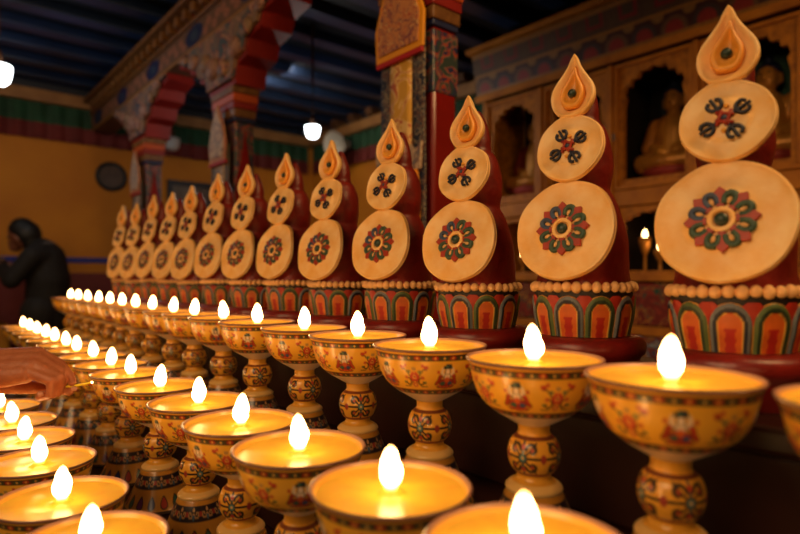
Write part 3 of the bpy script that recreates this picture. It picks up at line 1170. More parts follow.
def trim(x0, x1, y0, y1, z0, z1, m_, bev=0.003):
    n_trim[0] += 1
    return structure(box(f'trim_{n_trim[0]}', x0, x1, y0, y1, z0, z1, m_, None, bev))


# painted bands: red dado, yellow, blue line; dark blue top; tan ledge
trim(XL, XW - 0.012, YB - 0.012, YB, 0.0, 1.235, M['wall_red'])
trim(XL, XW - 0.012, YB - 0.014, YB, 1.325, 1.375, M['blue_band'])
trim(XL, XW - 0.014, YB - 0.014, YB, 2.82, ZC, M['dark_blue'])
trim(XW - 0.014, XW, 2.8, YB - 0.014, 2.82, ZC, M['dark_blue'])
trim(XL, XW - 0.1, YB - 0.10, YB - 0.015, 2.70, 2.80, M['tan'])
trim(XW - 0.10, XW - 0.015, 2.8, YB - 0.02, 2.70, 2.80, M['tan'])
trim(XW - 0.012, XW, 2.8, YB - 0.015, 0.0, 1.1, M['wall_red'])
# rafters run across the lamp rows
for k in range(20):
    y = -1.2 + k * 0.36
    trim(XL, XW - 0.02, y, y + 0.12, ZC - 0.075, ZC - 0.001, M['rafter'], 0.008)
# rafter ends above the ledge of the right wall
for k in range(9):
    y = 2.95 + k * 0.31
    trim(XW - 0.16, XW - 0.015, y, y + 0.10, 2.805, 2.875, M['brown'], 0.006)


# pleated valances
def valance(axis, a0, a1, fixed, sgn, label):
    n = int((a1 - a0) / 0.14)
    t = thing('pleated_valance', label, 'valance')
    for nm, za, zb, m_ in (('green_band', 2.53, 2.70, M['val_green']), ('red_band', 2.39, 2.53, M['val_red'])):
        N = n * 10
        V, Fc = [], []
        for i in range(N + 1):
            a = a0 + (a1 - a0) * i / N
            for z, amp in ((za, 1.0), ((za + zb) / 2, 0.8), (zb, 0.55)):
                d = fixed + sgn * (0.03 + 0.018 * amp * math.sin(2 * PI * i / 10))
                V.append((a, d, z) if axis == 'x' else (d, a, z))
        for i in range(N):
            for j in range(2):
                Fc.append((i * 3 + j, (i + 1) * 3 + j, (i + 1) * 3 + j + 1, i * 3 + j + 1))
        mesh(nm, V, Fc, m_, t)
    return t


valance('x', XL + 0.1, XW - 0.08, YB - 0.01, -1, 'green and red pleated cloth valance along the top of the yellow back wall')
valance('y', 2.8, YB - 0.08, XW - 0.01, -1, 'green and red pleated valance on the side wall beyond the red column')

# doorway with blue lintel on the side wall
d = structure(box('door_1', XW - 0.02, XW - 0.004, 3.85, 4.55, 0.0, 1.95, M['black'], None, 0.002))
trim(XW - 0.03, XW - 0.004, 3.78, 4.62, 2.02, 2.16, M['blue_band'])
trim(XW - 0.05, XW - 0.021, 3.78, 3.85, 0.0, 1.98, M['yellow_wall'])
trim(XW - 0.05, XW - 0.021, 4.55, 4.62, 0.0, 1.98, M['yellow_wall'])

# things on the back wall
pl = thing('wall_plaque', 'dark round plaque hanging high on the yellow back wall', 'plaque', (1.425, YB - 0.002, 2.13))
for nm, prof, m_ in (('plaque_rim', [(0.135, 0.0), (0.137, 0.02), (0.125, 0.032), (0.105, 0.028), (0.103, 0.015)], M['black']), ('plaque_face', [(0.0, 0.018), (0.105, 0.016)], M['plaque'])):
    o = lathe(nm, prof, 40, m_, pl)
    o.rotation_euler = (PI / 2, 0, 0)


def framed(name, label, cat, x0, x1, z0, z1, y):
    t = thing(name, label, cat, (0, 0, 0))
    bm = bmesh.new()
    w = 0.05
    for a in ((x0, x1, z0, z0 + w), (x0, x1, z1 - w, z1), (x0, x0 + w, z0 + w, z1 - w), (x1 - w, x1, z0 + w, z1 - w)):
        bm_box(bm, a[0], a[1], y - 0.04, y - 0.004, a[2], a[3], 0, 0.004)
    from_bm('picture_frame', bm, M['frame_navy'], t)
    box('picture_glass', x0 + w * 0.8, x1 - w * 0.8, y - 0.02, y - 0.006, z0 + w * 0.8, z1 - w * 0.8, M['glass_dark'], t, 0.001)
    return t


framed('framed_picture', 'dark framed grey picture on the back wall between the two far columns', 'picture', 1.93, 2.40, 1.72, 2.16, YB)

# ------------------------------------------------------------------ colonnade
XC = 1.32
YC = [1.45, 2.92, 4.37]
BY0, BY1 = -1.4, YB - 0.11
BZ0 = 2.50                                   # underside of the beam


def paint_beam(U, V):
    Ln = BY1 - BY0
    y = BY0 + U * Ln
    p = Paint(len(U), (128, 82, 44))
    f = (V > 0.10) & (V < 0.60)
    q = ((y - YC[1]) / 0.735 + 0.5) % 1.0
    x = (q - 0.5) * 2
    v = (V - 0.35) / 0.25
    p.fill(f, (104, 74, 54))
    p.fill(ell(np.abs(x), v, 1.0, 0, 0.36, 0.95, 0.1) * f, (20, 30, 76))
    p.fill(ell(np.abs(x), v, 1.0, 0, 0.15, 0.45) * f, (44, 60, 84))
    for cx, cy in ((0.10, 0.3), (0.22, -0.4), (0.42, 0.25), (0.55, -0.4)):
        p.fill(ell(np.abs(x), v, cx, cy, 0.10, 0.40) * f, (150, 96, 74))
    p.fill((V <= 0.10), (150, 100, 44))
    p.fill((V >= 0.60) & (V < 0.68), (150, 100, 44))
    g = (V >= 0.68) & (V < 0.94)
    k = np.floor((y - BY0) / 0.13).astype(int) % 2
    p.fill(g & (k == 0), (128, 26, 20))
    p.fill(g & (k == 1), (34, 66, 48))
    return p.c


bt = thing('painted_beam', 'long painted beam with tooth blocks above the columns', 'beam', (0, 0, 0))
bt['kind'] = 'structure'
box('beam_core', XC - 0.075, XC + 0.095, BY0, BY1, BZ0, BZ0 + 0.235, M['brown'], bt, 0.004)
panel_grid('beam_face', lambda U, V: np.stack([np.full_like(U, XC - 0.080), BY0 + (BY1 - BY0) * U, BZ0 + 0.24 * V], -1), 520, 40, paint_beam, M['beam'], bt)
for k in range(int((BY1 - BY0) / 0.13)):
    y = BY0 + 0.02 + k * 0.13
    box('tooth_block', XC - 0.130, XC - 0.0815, y, y + 0.055, BZ0 + 0.175, BZ0 + 0.2275, M['cap_gold'], bt, 0.004)
box('beam_ledge', XC - 0.155, XC + 0.10, BY0, BY1, BZ0 + 0.241, BZ0 + 0.268, M['cap_gold'], bt, 0.004)
box('beam_fillet', XC - 0.100, XC - 0.0815, BY0, BY1, BZ0 + 0.145, BZ0 + 0.166, M['cap_gold'], bt, 0.003)
box('beam_upper', XC - 0.05, XC + 0.09, BY0, BY1, BZ0 + 0.2685, ZC - 0.08, M['ceiling'], bt, 0.004)


def column(yc, label, nth):
    t = thing('painted_column', label, 'column', (XC, yc, 0))
    hx, hy = 0.052, 0.118
    zs = 2.00                                # top of the shaft
    box('base_block', -hx - 0.04, hx + 0.04, -hy - 0.04, hy + 0.04, 0, 0.14, M['brown'], t, 0.01)
    box('shaft', -hx, hx, -hy, hy, 0.14, zs, M['pillar_red'] if nth == 0 else M['pillar_flower'], t, 0.01)
    if nth > 0:
        pts = [(-0.112, 0.16), (0.112, 0.16), (0.112, 1.66), (0.10, 1.72), (0.06, 1.78), (0.03, 1.86), (0.0, 1.955), (-0.03, 1.86), (-0.06, 1.78), (-0.10, 1.72), (-0.112, 1.66)]
        pts = [(u * hx / 0.118, v) for u, v in pts]
        prism('pointed_panel', pts, 'y', -hy - 0.008, -hy - 0.0005, M['pillar_red'], t)
    else:
        box('flowered_band', -hx - 0.004, hx + 0.004, -hy - 0.004, hy + 0.004, 1.79, zs - 0.01, M['pillar_flower'], t, 0.004)
    tot = 2.176 - zs
    hts = [0.03, 0.06, 0.05, 0.06, 0.05]
    cols = ['cap_blue', 'cap_gold', 'bracket_red', 'cap_orange', 'cap_gold']
    z = zs
    for k, (h, c) in enumerate(zip(hts, cols)):
        e = 0.006 + 0.004 * k
        hh = h / sum(hts) * tot
        box('capital_band', -hx - e, hx + e, -hy - e, hy + e, z + 0.0005, z + hh - 0.0005, M[c], t, 0.004)
        z += hh
    prof = [(-0.62, 2.498), (-0.62, 2.455), (-0.47, 2.435), (-0.44, 2.375), (-0.32, 2.355), (-0.29, 2.285), (-0.19, 2.265), (-0.16, 2.177), (0.16, 2.177), (0.19, 2.265), (0.29, 2.285), (0.32, 2.355), (0.44, 2.375), (0.47, 2.435), (0.62, 2.455), (0.62, 2.498)]
    prism('bracket', prof, 'x', -0.07, 0.095, M['bracket_red'], t)
    pr2 = [(u * 0.97, min(2.497, v + (0.022 if v < 2.48 else 0))) for u, v in prof]
    prism('cloud_board', pr2, 'x', -0.092, -0.0705, M['bracket_art'], t, 0.003)
    for k, (u, v, r) in enumerate(((-0.47, 2.462, 0.045), (-0.33, 2.40, 0.055), (-0.20, 2.34, 0.065), (-0.07, 2.27, 0.06), (0.06, 2.30, 0.075), (0.17, 2.36, 0.06), (0.33, 2.41, 0.055), (0.47, 2.462, 0.045))):
        V, Fc = ball_geo((-0.092, u, v), r, 14, 8, (0.45, 1, 0.8))
        mesh('cloud_scroll', V, Fc, M['bracket_art'] if k % 2 else M['cloud_rose'], t)
    return t


column(YC[0], 'tall red column with flowered top standing behind the cakes near the cabinet', 0)
column(YC[1], 'painted column with red pointed panel, middle of the three columns', 1)
column(YC[2], 'painted column with red pointed panel, farthest of the colonnade before the yellow wall', 2)


def banner(yc, label, first):
    t = thing('brocade_banner', label, 'banner', (XC - 0.079, yc, 0))
    zb = 1.0
    if first:
        zp0, zp1 = 1.925, 2.17
        strips = (('edge_strip', -0.112, -0.050, M['broc_navy']), ('center_strip', -0.050, 0.058, M['broc_gold']), ('edge_strip', 0.058, 0.112, M['broc_navy']))
    else:
        zp0, zp1 = 1.80, 2.10
        strips = (('edge_strip', -0.112, -0.06, M['broc_teal']), ('center_strip', -0.06, 0.06, M['broc_pale']), ('edge_strip', 0.06, 0.112, M['broc_teal']))
    for nm, a, b, m_ in strips:
        V, Fc = [], []
        for j in range(31):
            z = zb + (zp0 + 0.08 - zb) * j / 30
            for i in range(5):
                V.append((-0.004 * math.sin(z * 9 + a * 20) * (1 - j / 30) - (0.003 if nm == 'center_strip' else 0), a + (b - a) * i / 4, z))
        for j in range(30):
            for i in range(4):
                Fc.append((j * 5 + i, j * 5 + i + 1, (j + 1) * 5 + i + 1, (j + 1) * 5 + i))
        o = mesh(nm, V, Fc, m_, t)
        o.modifiers.new('thick', 'SOLIDIFY').thickness = 0.003
        o['label'] = 'patterned centre cloth strip' if nm == 'center_strip' else 'dark patterned edge strip'
    w = 0.118 if first else 0.11
    hgt = zp1 - zp0
    if first:
        pts = [(-w, zp0), (w, zp0), (w * 1.05, zp0 + 0.45 * hgt), (w * 0.70, zp0 + 0.86 * hgt), (w * 0.45, zp1), (-w * 0.45, zp1), (-w * 0.70, zp0 + 0.86 * hgt), (-w * 1.05, zp0 + 0.45 * hgt)]
    else:
        pts = [(-w * 0.85, zp0), (w * 0.85, zp0), (w, zp0 + 0.3 * hgt), (w * 0.7, zp0 + 0.62 * hgt), (w * 0.25, zp0 + 0.86 * hgt), (0, zp1), (-w * 0.25, zp0 + 0.86 * hgt), (-w * 0.7, zp0 + 0.62 * hgt), (-w, zp0 + 0.3 * hgt)]
    prism('collar_border', pts, 'x', -0.020, -0.010, M['gold_border'] if first else M['broc_pink'], t, 0.002)
    cy = sum(p[1] for p in pts) / len(pts)
    ins = [(u * 0.84, cy + (v - cy) * 0.86) for u, v in pts]
    prism('collar_cloth', ins, 'x', -0.025, -0.0205, M['broc_pink'] if first else M['broc_pale'], t, 0.001)
    box('collar_fringe', -0.022, -0.009, -w * 0.98, w * 0.98, zp0 - 0.018, zp0 - 0.0005, M['fringe_red'], t, 0.003)
    if first:
        for yy in (-0.085, 0.09):
            prism('tassel_head', [(yy - 0.022, 1.54), (yy + 0.022, 1.54), (yy + 0.03, 1.63), (yy, 1.60), (yy - 0.03, 1.63)], 'x', -0.022, -0.011, M['broc_pale'], t, 0.002)
            tube('tassel', [(-0.02, yy, 1.54), (-0.02, yy, 1.49), (-0.02, yy, 1.38), (-0.02, yy, 1.33)], [0.009, 0.015, 0.017, 0.015], M['tassel'], t, 10)
    return t


banner(YC[0], 'long brocade banner with yellow-edged collar hanging on the red column near the cabinet', True)
banner(YC[1], 'pale brocade banner with teardrop collar hanging on the middle column', False)
banner(YC[2], 'pale brocade banner hanging on the farthest column before the yellow wall', False)

# ------------------------------------------------------------------ display cabinet
XF, XB = 3.10, 3.56
bays = [0.32, 0.80, 1.28, 1.757, 2.24, 2.72]
cab = thing('display_cabinet', 'carved gilt display cabinet with arched niches along the side wall', 'cabinet', (0, 0, 0))
YA, YZ = bays[0], bays[-1]


def paint_cornice(U, V):
    Ln = YZ - YA
    y = U * Ln
    p = Paint(len(U), (110, 70, 30))
    a = (V > 0.08) & (V < 0.44)                      # lotus row
    q = (y / 0.16) % 1.0
    k = np.floor(y / 0.16).astype(int) % 2
    v = (V - 0.26) / 0.18
    x = (q - 0.5) * 2
    p.fill(a, (70, 26, 18))
    p.fill(ell(x, v, 0, -0.7, 0.85, 1.3) * (a & (k == 0)), (112, 74, 44))
    p.fill(ell(x, v, 0, -0.7, 0.85, 1.3) * (a & (k == 1)), (66, 50, 48))
    p.fill(ell(x, v, 0, -0.8, 0.58, 1.0) * a, (150, 36, 24))
    p.fill(ell(np.abs(x), v, 1.0, 0.9, 0.4, 0.6) * a, (150, 104, 44))
    b = (V > 0.50) & (V < 0.90)                      # key blocks
    q2 = (y / 0.2) % 1.0
    v2 = (V - 0.70) / 0.20
    p.fill(b, (92, 60, 34))
    p.fill(b & (q2 > 0.12) & (q2 < 0.62) & (v2 > -0.4), (140, 30, 20))
    p.fill(b & (q2 > 0.20) & (q2 < 0.54) & (v2 > -0.1), (84, 60, 34))
    p.fill(b & (q2 > 0.68) & (q2 < 0.95) & (v2 < 0.3), (96, 66, 36))
    p.fill((V > 0.90) | (V < 0.08) | ((V >= 0.44) & (V <= 0.50)), (164, 108, 36))
    return p.c


box('cornice_core', XF - 0.05, XB, YA, YZ + 0.04, 2.46, 2.74, M['brown'], cab, 0.004)
panel_grid('cornice_face', lambda U, V: np.stack([XF - 0.056 - 0.06 * V, YA + (YZ + 0.03 - YA) * U, 2.46 + 0.27 * V], -1), 420, 46, paint_cornice, M['cornice'], cab)
box('cornice_top', XF - 0.15, XB, YA, YZ + 0.06, 2.742, 2.775, M['gold_plain'], cab, 0.005)
box('cornice_rail', XF - 0.075, XF - 0.051, YA, YZ + 0.04, 2.415, 2.459, M['gold_plain'], cab, 0.004)
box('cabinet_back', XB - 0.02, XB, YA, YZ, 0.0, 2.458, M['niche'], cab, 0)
box('end_panel', XF + 0.001, XB - 0.021, YZ, YZ + 0.03, 0.0, 2.458, M['gold_wood'], cab, 0.003)
box('niche_shelf', XF - 0.02, XB - 0.021, YA, YZ - 0.0005, 1.60, 1.69, M['gold_plain'], cab, 0.005)
box('lower_shelf', XF - 0.02, XB - 0.021, YA, YZ - 0.0005, 1.175, 1.22, M['gold_plain'], cab, 0.005)
box('cabinet_plinth', XF + 0.02, XB - 0.021, YA, YZ - 0.0005, 0.0, 0.12, M['brown'], cab, 0.004)


def niche_frame(name, ya, yb, za, zb, ow, oz0, oz1, m_, cusps=True):
    """board with a cusped arch cut through it"""
    yc = (ya + yb) / 2
    hw = ow / 2
    inner = []
    inner += [(-hw, oz0), (0, oz0), (hw, oz0)]
    H = oz1 - oz0
    spring = oz0 + H * 0.72
    inner += [(hw, oz0 + H * 0.35), (hw, spring - 0.04)]
    seq = [(0.92, 0.76), (0.99, 0.80), (0.93, 0.86), (0.76, 0.865), (0.72, 0.92), (0.50, 0.925), (0.44, 0.975), (0.2, 0.975), (0.0, 1.0)]
    inner += [(hw * a, oz0 + H * b) for a, b in seq]
    inner += [(-hw * a, oz0 + H * b) for a, b in seq[:-1][::-1]]
    inner += [(-hw, spring - 0.04), (-hw, oz0 + H * 0.35)]
    cz = (oz0 + oz1) / 2
    outer = []
    W2 = (yb - ya) / 2
    for u, v in inner:
        dx, dz = u, v - cz
        s = min(W2 / abs(dx) if abs(dx) > 1e-6 else 9e9, ((zb - cz) if dz > 0 else (cz - za)) / abs(dz) if abs(dz) > 1e-6 else 9e9)
        outer.append((dx * s, cz + dz * s))
    for cx, cz2 in ((-W2, za), (W2, za), (W2, zb), (-W2, zb)):
        k = min(range(len(outer)), key=lambda i: (outer[i][0] - cx) ** 2 + (outer[i][1] - cz2) ** 2)
        outer[k] = (cx, cz2)
    V, Fc = [], []
    n = len(inner)
    for xx in (XF, XF + 0.035):
        for u, v in outer:
            V.append((xx, yc + u, v))
        for u, v in inner:
            V.append((xx, yc + u, v))
    for i in range(n):
        j = (i + 1) % n
        Fc.append((i, j, n + j, n + i))
        Fc.append((2 * n + i, 3 * n + i, 3 * n + j, 2 * n + j))
        Fc.append((n + i, n + j, 3 * n + j, 3 * n + i))
        Fc.append((i, 2 * n + i, 2 * n + j, j))
    return mesh(name, V, Fc, m_, cab, False)


for a, b in zip(bays[:-1], bays[1:]):
    niche_frame('niche_frame', a + 0.015, b - 0.015, 1.692, 2.413, 0.345, 1.75, 2.36, M['gold_wood'])
    niche_frame('lower_frame', a + 0.012, b - 0.012, 1.222, 1.598, 0.37, 1.235, 1.57, M['gold_wood'])
    box('painted_panel', XF, XF + 0.03, a + 0.03, b - 0.03, 0.93, 1.165, M['panel_paint'], cab, 0.006)
    box('painted_panel', XF, XF + 0.03, a + 0.03, b - 0.03, 0.20, 0.87, M['panel_pale'], cab, 0.006)
    # moulding round each upper niche
    bm = bmesh.new()
    for q in ((a + 0.018, b - 0.018, 1.694, 1.716), (a + 0.018, b - 0.018, 2.389, 2.411)):
        bm_box(bm, XF - 0.022, XF - 0.001, q[0], q[1], q[2], q[3], 0, 0.004)
    for q in ((a + 0.018, a + 0.040), (b - 0.040, b - 0.018)):
        bm_box(bm, XF - 0.022, XF - 0.001, q[0], q[1], 1.7165, 2.3885, 0, 0.004)
    from_bm('niche_moulding', bm, M['gold_plain'], cab)
for k, y in enumerate(bays[:-1]):
    box('cabinet_post', XF - 0.035, XF + 0.035, y - 0.0135 if k else y, y + 0.0135, 0.12, 2.414, M['gold_plain'], cab, 0.004)
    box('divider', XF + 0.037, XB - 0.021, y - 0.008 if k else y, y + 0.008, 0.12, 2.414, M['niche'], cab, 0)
box('drawer_rail', XF - 0.004, XF + 0.028, YA, YZ, 0.875, 0.925, M['gold_plain'], cab, 0.004)
box('door_latch', XF - 0.034, XF - 0.0225, 1.727, 1.737, 1.98, 2.02, M['metal'], cab, 0.001)


def buddha(yc, label, robe, halo):
    t = thing('buddha_statue', label, 'statue', (XF + 0.255, yc, 1.692), PI)     # faces -X: local +X is the front
    t.scale = (1.12, 1.22, 1.28)
    lathe('lotus_throne', [(0.0, 0.0), (0.125, 0.0), (0.145, 0.02), (0.14, 0.04), (0.11, 0.052), (0.12, 0.065), (0.142, 0.085), (0.135, 0.10), (0.0, 0.105)], 36, M['lotus_pink'], t)
    g = [capsule_geo((0.0, 0, 0.15), 0.075, (-0.01, 0, 0.27), 0.075),
         capsule_geo((-0.01, 0.0, 0.27), 0.07, (-0.01, 0, 0.30), 0.062),
         capsule_geo((-0.01, 0, 0.31), 0.026, (0.0, 0, 0.37), 0.026),
         capsule_geo((0.005, 0, 0.395), 0.044, (0.005, 0, 0.425), 0.042)]
    for s in (-1, 1):
        g += [capsule_geo((0.0, s * 0.05, 0.135), 0.045, (0.05, s * 0.13, 0.135), 0.042),
              capsule_geo((0.05, s * 0.13, 0.135), 0.04, (0.10, s * 0.01, 0.13), 0.028),
              capsule_geo((-0.01, s * 0.085, 0.305), 0.034, (0.0, s * 0.115, 0.215), 0.028),
              capsule_geo((0.0, s * 0.115, 0.215), 0.026, (0.07, s * 0.035, 0.175), 0.02),
              capsule_geo((0.0, s * 0.047, 0.415), 0.009, (-0.002, s * 0.048, 0.385), 0.008)]
    g += [capsule_geo((0.047, 0, 0.42), 0.007, (0.053, 0, 0.403), 0.009)]
    grown('statue_body', g, 0.006, M['gold'], t, 5)
    # robe over one shoulder and across the lap
    rg = [capsule_geo((-0.012, -0.02, 0.17), 0.082, (-0.016, -0.018, 0.285), 0.072),
          capsule_geo((-0.01, -0.085, 0.30), 0.042, (0.0, -0.12, 0.21), 0.037),
          capsule_geo((0.0, 0.05, 0.128), 0.050, (0.045, 0.125, 0.128), 0.046), capsule_geo((0.0, -0.05, 0.128), 0.050, (0.045, -0.125, 0.128), 0.046),
          capsule_geo((0.045, 0.10, 0.125), 0.040, (0.095, 0.0, 0.118), 0.028), capsule_geo((0.045, -0.10, 0.125), 0.040, (0.095, 0.0, 0.118), 0.028)]
    grown('robe', rg, 0.007, robe, t, 4)
    V, Fc, mi = join_geo(ball_geo((-0.006, 0, 0.435), 0.049, 18, 10, (0.95, 1, 0.85)), ball_geo((-0.008, 0, 0.482), 0.02, 12, 8))
    V = [(x, y, z) if not (z < 0.43 and x > 0.0) else (min(x, 0.0), y, max(z, 0.415)) for x, y, z in V]
    mesh('hair_cap', V, Fc, M['hair_blue'], t)
    for s in (-1, 1):
        ball('eye', (0.047, s * 0.017, 0.424), 0.005, M['black'], t, 10, 6, (0.4, 1.3, 0.5))
    ball('mouth', (0.047, 0, 0.391), 0.007, M['robe_red'], t, 10, 6, (0.4, 1.3, 0.45))
    o = lathe('halo', [(0.0, 0.0), (0.092, 0.0), (0.102, 0.006), (0.108, 0.0), (0.108, -0.008), (0.0, -0.008)], 40, halo, t)
    o.rotation_euler = (0, PI / 2, 0)
    o.location = (-0.09, 0, 0.42)
    o = lathe('body_halo', [(0.0, 0.0), (0.15, 0.0), (0.165, 0.006), (0.17, -0.002), (0.0, -0.006)], 40, halo, t)
    o.rotation_euler = (0, PI / 2, 0)
    o.location = (-0.115, 0, 0.25)
    return t


buddha(1.04, 'gilt seated buddha in a red robe with green halo, niche at the picture edge', M['robe_red'], M['halo_green'])
buddha(1.5185, 'gilt seated buddha with dark blue halo on a pink lotus, niche between two large cakes', M['robe_gold'], M['halo_blue'])
buddha(1.9985, 'shadowed gilt buddha in the niche half hidden behind the second cake', M['robe_gold'], M['halo_green'])
buddha(2.48, 'dim seated buddha in the last niche near the red column', M['robe_red'], M['halo_blue'])


def small_lamp(x, y, z, label, h=0.10):
    t = thing('small_oil_lamp', label, 'lamp', (x, y, z), 0, 'small oil lamps in the cabinet')
    lathe('lamp_cup', [(0.0, 0.0), (0.026, 0.0), (0.022, 0.008), (0.009, 0.02), (0.008, h * 0.5), (0.02, h * 0.62), (0.033, h * 0.85), (0.036, h), (0.031, h * 0.95), (0.0, h * 0.9)], 24, M['gold'], t)
    lathe('lamp_flame', [(0.0, h * 0.9), (0.011, h + 0.005), (0.015, h + 0.018), (0.009, h + 0.034), (0.001, h + 0.048)], 14, M['small_flame'], t)
    return t


small_lamp(3.215, 1.62, 1.2205, 'small gilt oil lamp burning in the low niche behind the two nearest cakes', 0.205)
small_lamp(3.19, 1.52, 1.2205, 'shorter gilt oil lamp below its burning neighbour in the low niche', 0.13)  # second glowing lamp put in for the reflection of the first
small_lamp(3.22, 2.49, 1.2205, 'small gilt oil lamp burning in the low niche behind third cake', 0.12)
o = thing('offering_bowl', 'small pale offering bowl standing in the low niche beside oil lamps', 'bowl', (3.20, 1.40, 1.2205))
lathe('bowl_body', [(0.0, 0.0), (0.022, 0.0), (0.016, 0.012), (0.014, 0.035), (0.032, 0.055), (0.045, 0.085), (0.041, 0.085), (0.0, 0.06)], 26, M['white_enamel'], o)
o2 = dup(o) if False else None

# ------------------------------------------------------------------ hanging lamps
def bulb(p, r, label, lit=True):
    t = thing('pendant_bulb', label, 'light bulb', p)
    prof = [(0.0, -r * 1.0), (r * 0.45, -r * 0.93), (r * 0.78, -r * 0.62), (r * 0.92, -r * 0.1), (r * 0.98, r * 0.45), (r * 0.9, r * 0.62), (r * 0.4, r * 0.7)]
    lathe('glass_bulb', spline(prof, 3), 28, M['white_glow'] if lit else M['white_enamel'], t)
    lathe('socket', [(r * 0.42, r * 0.66), (r * 0.36, r * 0.95), (r * 0.3, r * 1.6), (0.012, r * 1.9), (0.0, r * 1.9)], 20, M['brown'], t)
    tube('cord', [(0, 0, r * 1.85), (0.003, 0.002, (ZC - p[2]) * 0.5), (0, 0, ZC - p[2] - 0.001)], 0.008, M['brown'], t, 8)
    return t


pb1 = place(312.5, 131, 4.0)
bulb(pb1, 0.052, 'lit white bulb hanging on a cord between two columns')
pb2 = place(-2, 73, 3.5)
bulb(pb2, 0.075, 'lit white bulb at the picture edge hanging from the dark ceiling')
pb3 = place(172, 143, 5.2)
bulb(pb3, 0.07, 'unlit white bulb hanging before the back wall between far columns', False)
# pale horn fixture high on the side wall
hp = place(339, 143, 6.0)
hf = thing('horn_loudspeaker', 'pale horn loudspeaker high on the side wall beside the lit bulb', 'loudspeaker', (XW - 0.09, hp.y, hp.z))
o = lathe('horn_bell', spline([(0.135, 0.24), (0.12, 0.22), (0.08, 0.12), (0.05, 0.05), (0.04, 0.0), (0.0, -0.01)], 3), 28, M['white_enamel'], hf)
o.rotation_euler = (0, -PI / 2 - 0.2, 0.3)
box('horn_mount', 0.0, 0.024, -0.05, 0.05, -0.06, 0.06, M['black'], hf, 0.004)

# ------------------------------------------------------------------ person by the back wall
pz = 4.35
pc_ = place(41.5, 276, pz)
per = thing('person', 'person in a dark jacket standing with bowed head before the yellow wall', 'person', (pc_.x, pc_.y, 0), math.atan2(0.62, -0.80))
per.scale = (1, 1, 1.045)
# local +X = facing
H = 1.60
g = [capsule_geo((-0.03, 0, 0.92), 0.135, (-0.05, 0, 1.12), 0.14), capsule_geo((-0.05, 0, 1.12), 0.145, (-0.02, 0, 1.27), 0.13),
     capsule_geo((-0.03, 0.0, 1.25), 0.125, (0.0, 0, 1.32), 0.10),
     capsule_geo((0.02, 0, 1.32), 0.052, (0.10, 0, 1.40), 0.05),
     capsule_geo((0.125, 0, 1.435), 0.088, (0.15, 0, 1.46), 0.086), capsule_geo((0.175, 0, 1.40), 0.058, (0.19, 0, 1.372), 0.046),
     capsule_geo((0.222, 0, 1.412), 0.012, (0.234, 0, 1.392), 0.014)]
for s in (-1, 1):
    g += [capsule_geo((-0.02, s * 0.165, 1.29), 0.062, (0.09, s * 0.215, 1.125), 0.050), capsule_geo((0.09, s * 0.215, 1.125), 0.045, (0.24, s * 0.09, 1.22), 0.036),
          capsule_geo((0.24, s * 0.09, 1.22), 0.034, (0.29, s * 0.06, 1.235), 0.03),
          capsule_geo((-0.02, s * 0.09, 0.90), 0.095, (0.0, s * 0.10, 0.50), 0.062), capsule_geo((0.0, s * 0.10, 0.50), 0.06, (-0.02, s * 0.10, 0.09), 0.042),
          capsule_geo((-0.04, s * 0.10, 0.045), 0.042, (0.13, s * 0.12, 0.036), 0.034),
          capsule_geo((0.135, s * 0.086, 1.43), 0.013, (0.13, s * 0.088, 1.405), 0.011)]
    for k in range(4):
        yy = s * 0.06 - s * 0.018 * k
        g.append(capsule_geo((0.30, yy, 1.235 - 0.004 * k), 0.010, (0.36, yy * 0.8, 1.255 - 0.004 * k), 0.008))
    g.append(capsule_geo((0.285, s * 0.035, 1.24), 0.012, (0.325, s * 0.015, 1.275), 0.009))
grown('person_body', g, 0.009, M['face_skin'], per, 4)
jg = [capsule_geo((-0.03, 0, 0.80), 0.150, (-0.05, 0, 1.12), 0.148), capsule_geo((-0.05, 0, 1.12), 0.152, (-0.03, 0, 1.27), 0.138), capsule_geo((-0.035, 0.0, 1.26), 0.13, (-0.005, 0, 1.33), 0.10)]
for s in (-1, 1):
    jg += [capsule_geo((-0.03, s * 0.09, 1.30), 0.09, (-0.02, s * 0.155, 1.29), 0.075), capsule_geo((-0.02, s * 0.155, 1.29), 0.074, (0.09, s * 0.215, 1.125), 0.062), capsule_geo((0.09, s * 0.215, 1.125), 0.060, (0.215, s * 0.105, 1.205), 0.048)]
grown('jacket', jg, 0.012, M['jacket'], per, 5)
tg = []
for s in (-1, 1):
    tg += [capsule_geo((-0.03, s * 0.085, 0.90), 0.125, (0.0, s * 0.10, 0.50), 0.085), capsule_geo((0.0, s * 0.10, 0.50), 0.085, (-0.02, s * 0.10, 0.12), 0.068)]
grown('trousers', tg, 0.012, M['trousers'], per, 4)
hg = [capsule_geo((0.105, 0, 1.455), 0.098, (0.14, 0, 1.485), 0.092), capsule_geo((0.085, 0, 1.425), 0.088, (0.075, 0, 1.40), 0.07), capsule_geo((0.195, 0, 1.50), 0.04, (0.215, 0, 1.47), 0.03)]
grown('hair', hg, 0.010, M['hair'], per, 3)
tube('collar', [(0.075 * math.cos(a) - 0.0, 0.075 * math.sin(a), 1.36 + 0.02 * math.cos(a + PI)) for a in np.linspace(0.5, 2 * PI - 0.5, 18)], 0.022, M['collar'], per, 8)
for s in (-1, 1):
    ball('eye', (0.226, s * 0.032, 1.43), 0.009, M['black'], per, 10, 6)
    sg = [capsule_geo((-0.05, s * 0.10, 0.045), 0.047, (0.14, s * 0.12, 0.04), 0.042)]
    grown('shoe', sg, 0.008, M['black'], per, 2)
ph_ = thing('phone', 'dark flat phone held in both hands of the standing person', 'phone', (pc_.x, pc_.y, 0), per.rotation_euler.z)
bm = bmesh.new()
bm_box(bm, -0.075, 0.075, -0.038, 0.038, -0.005, 0.005, 0, 0.003)
o = from_bm('phone_case', bm, M['black'], ph_)
o.location = (0.335, 0, 1.352)
o.rotation_euler = (0, -0.5, 0)
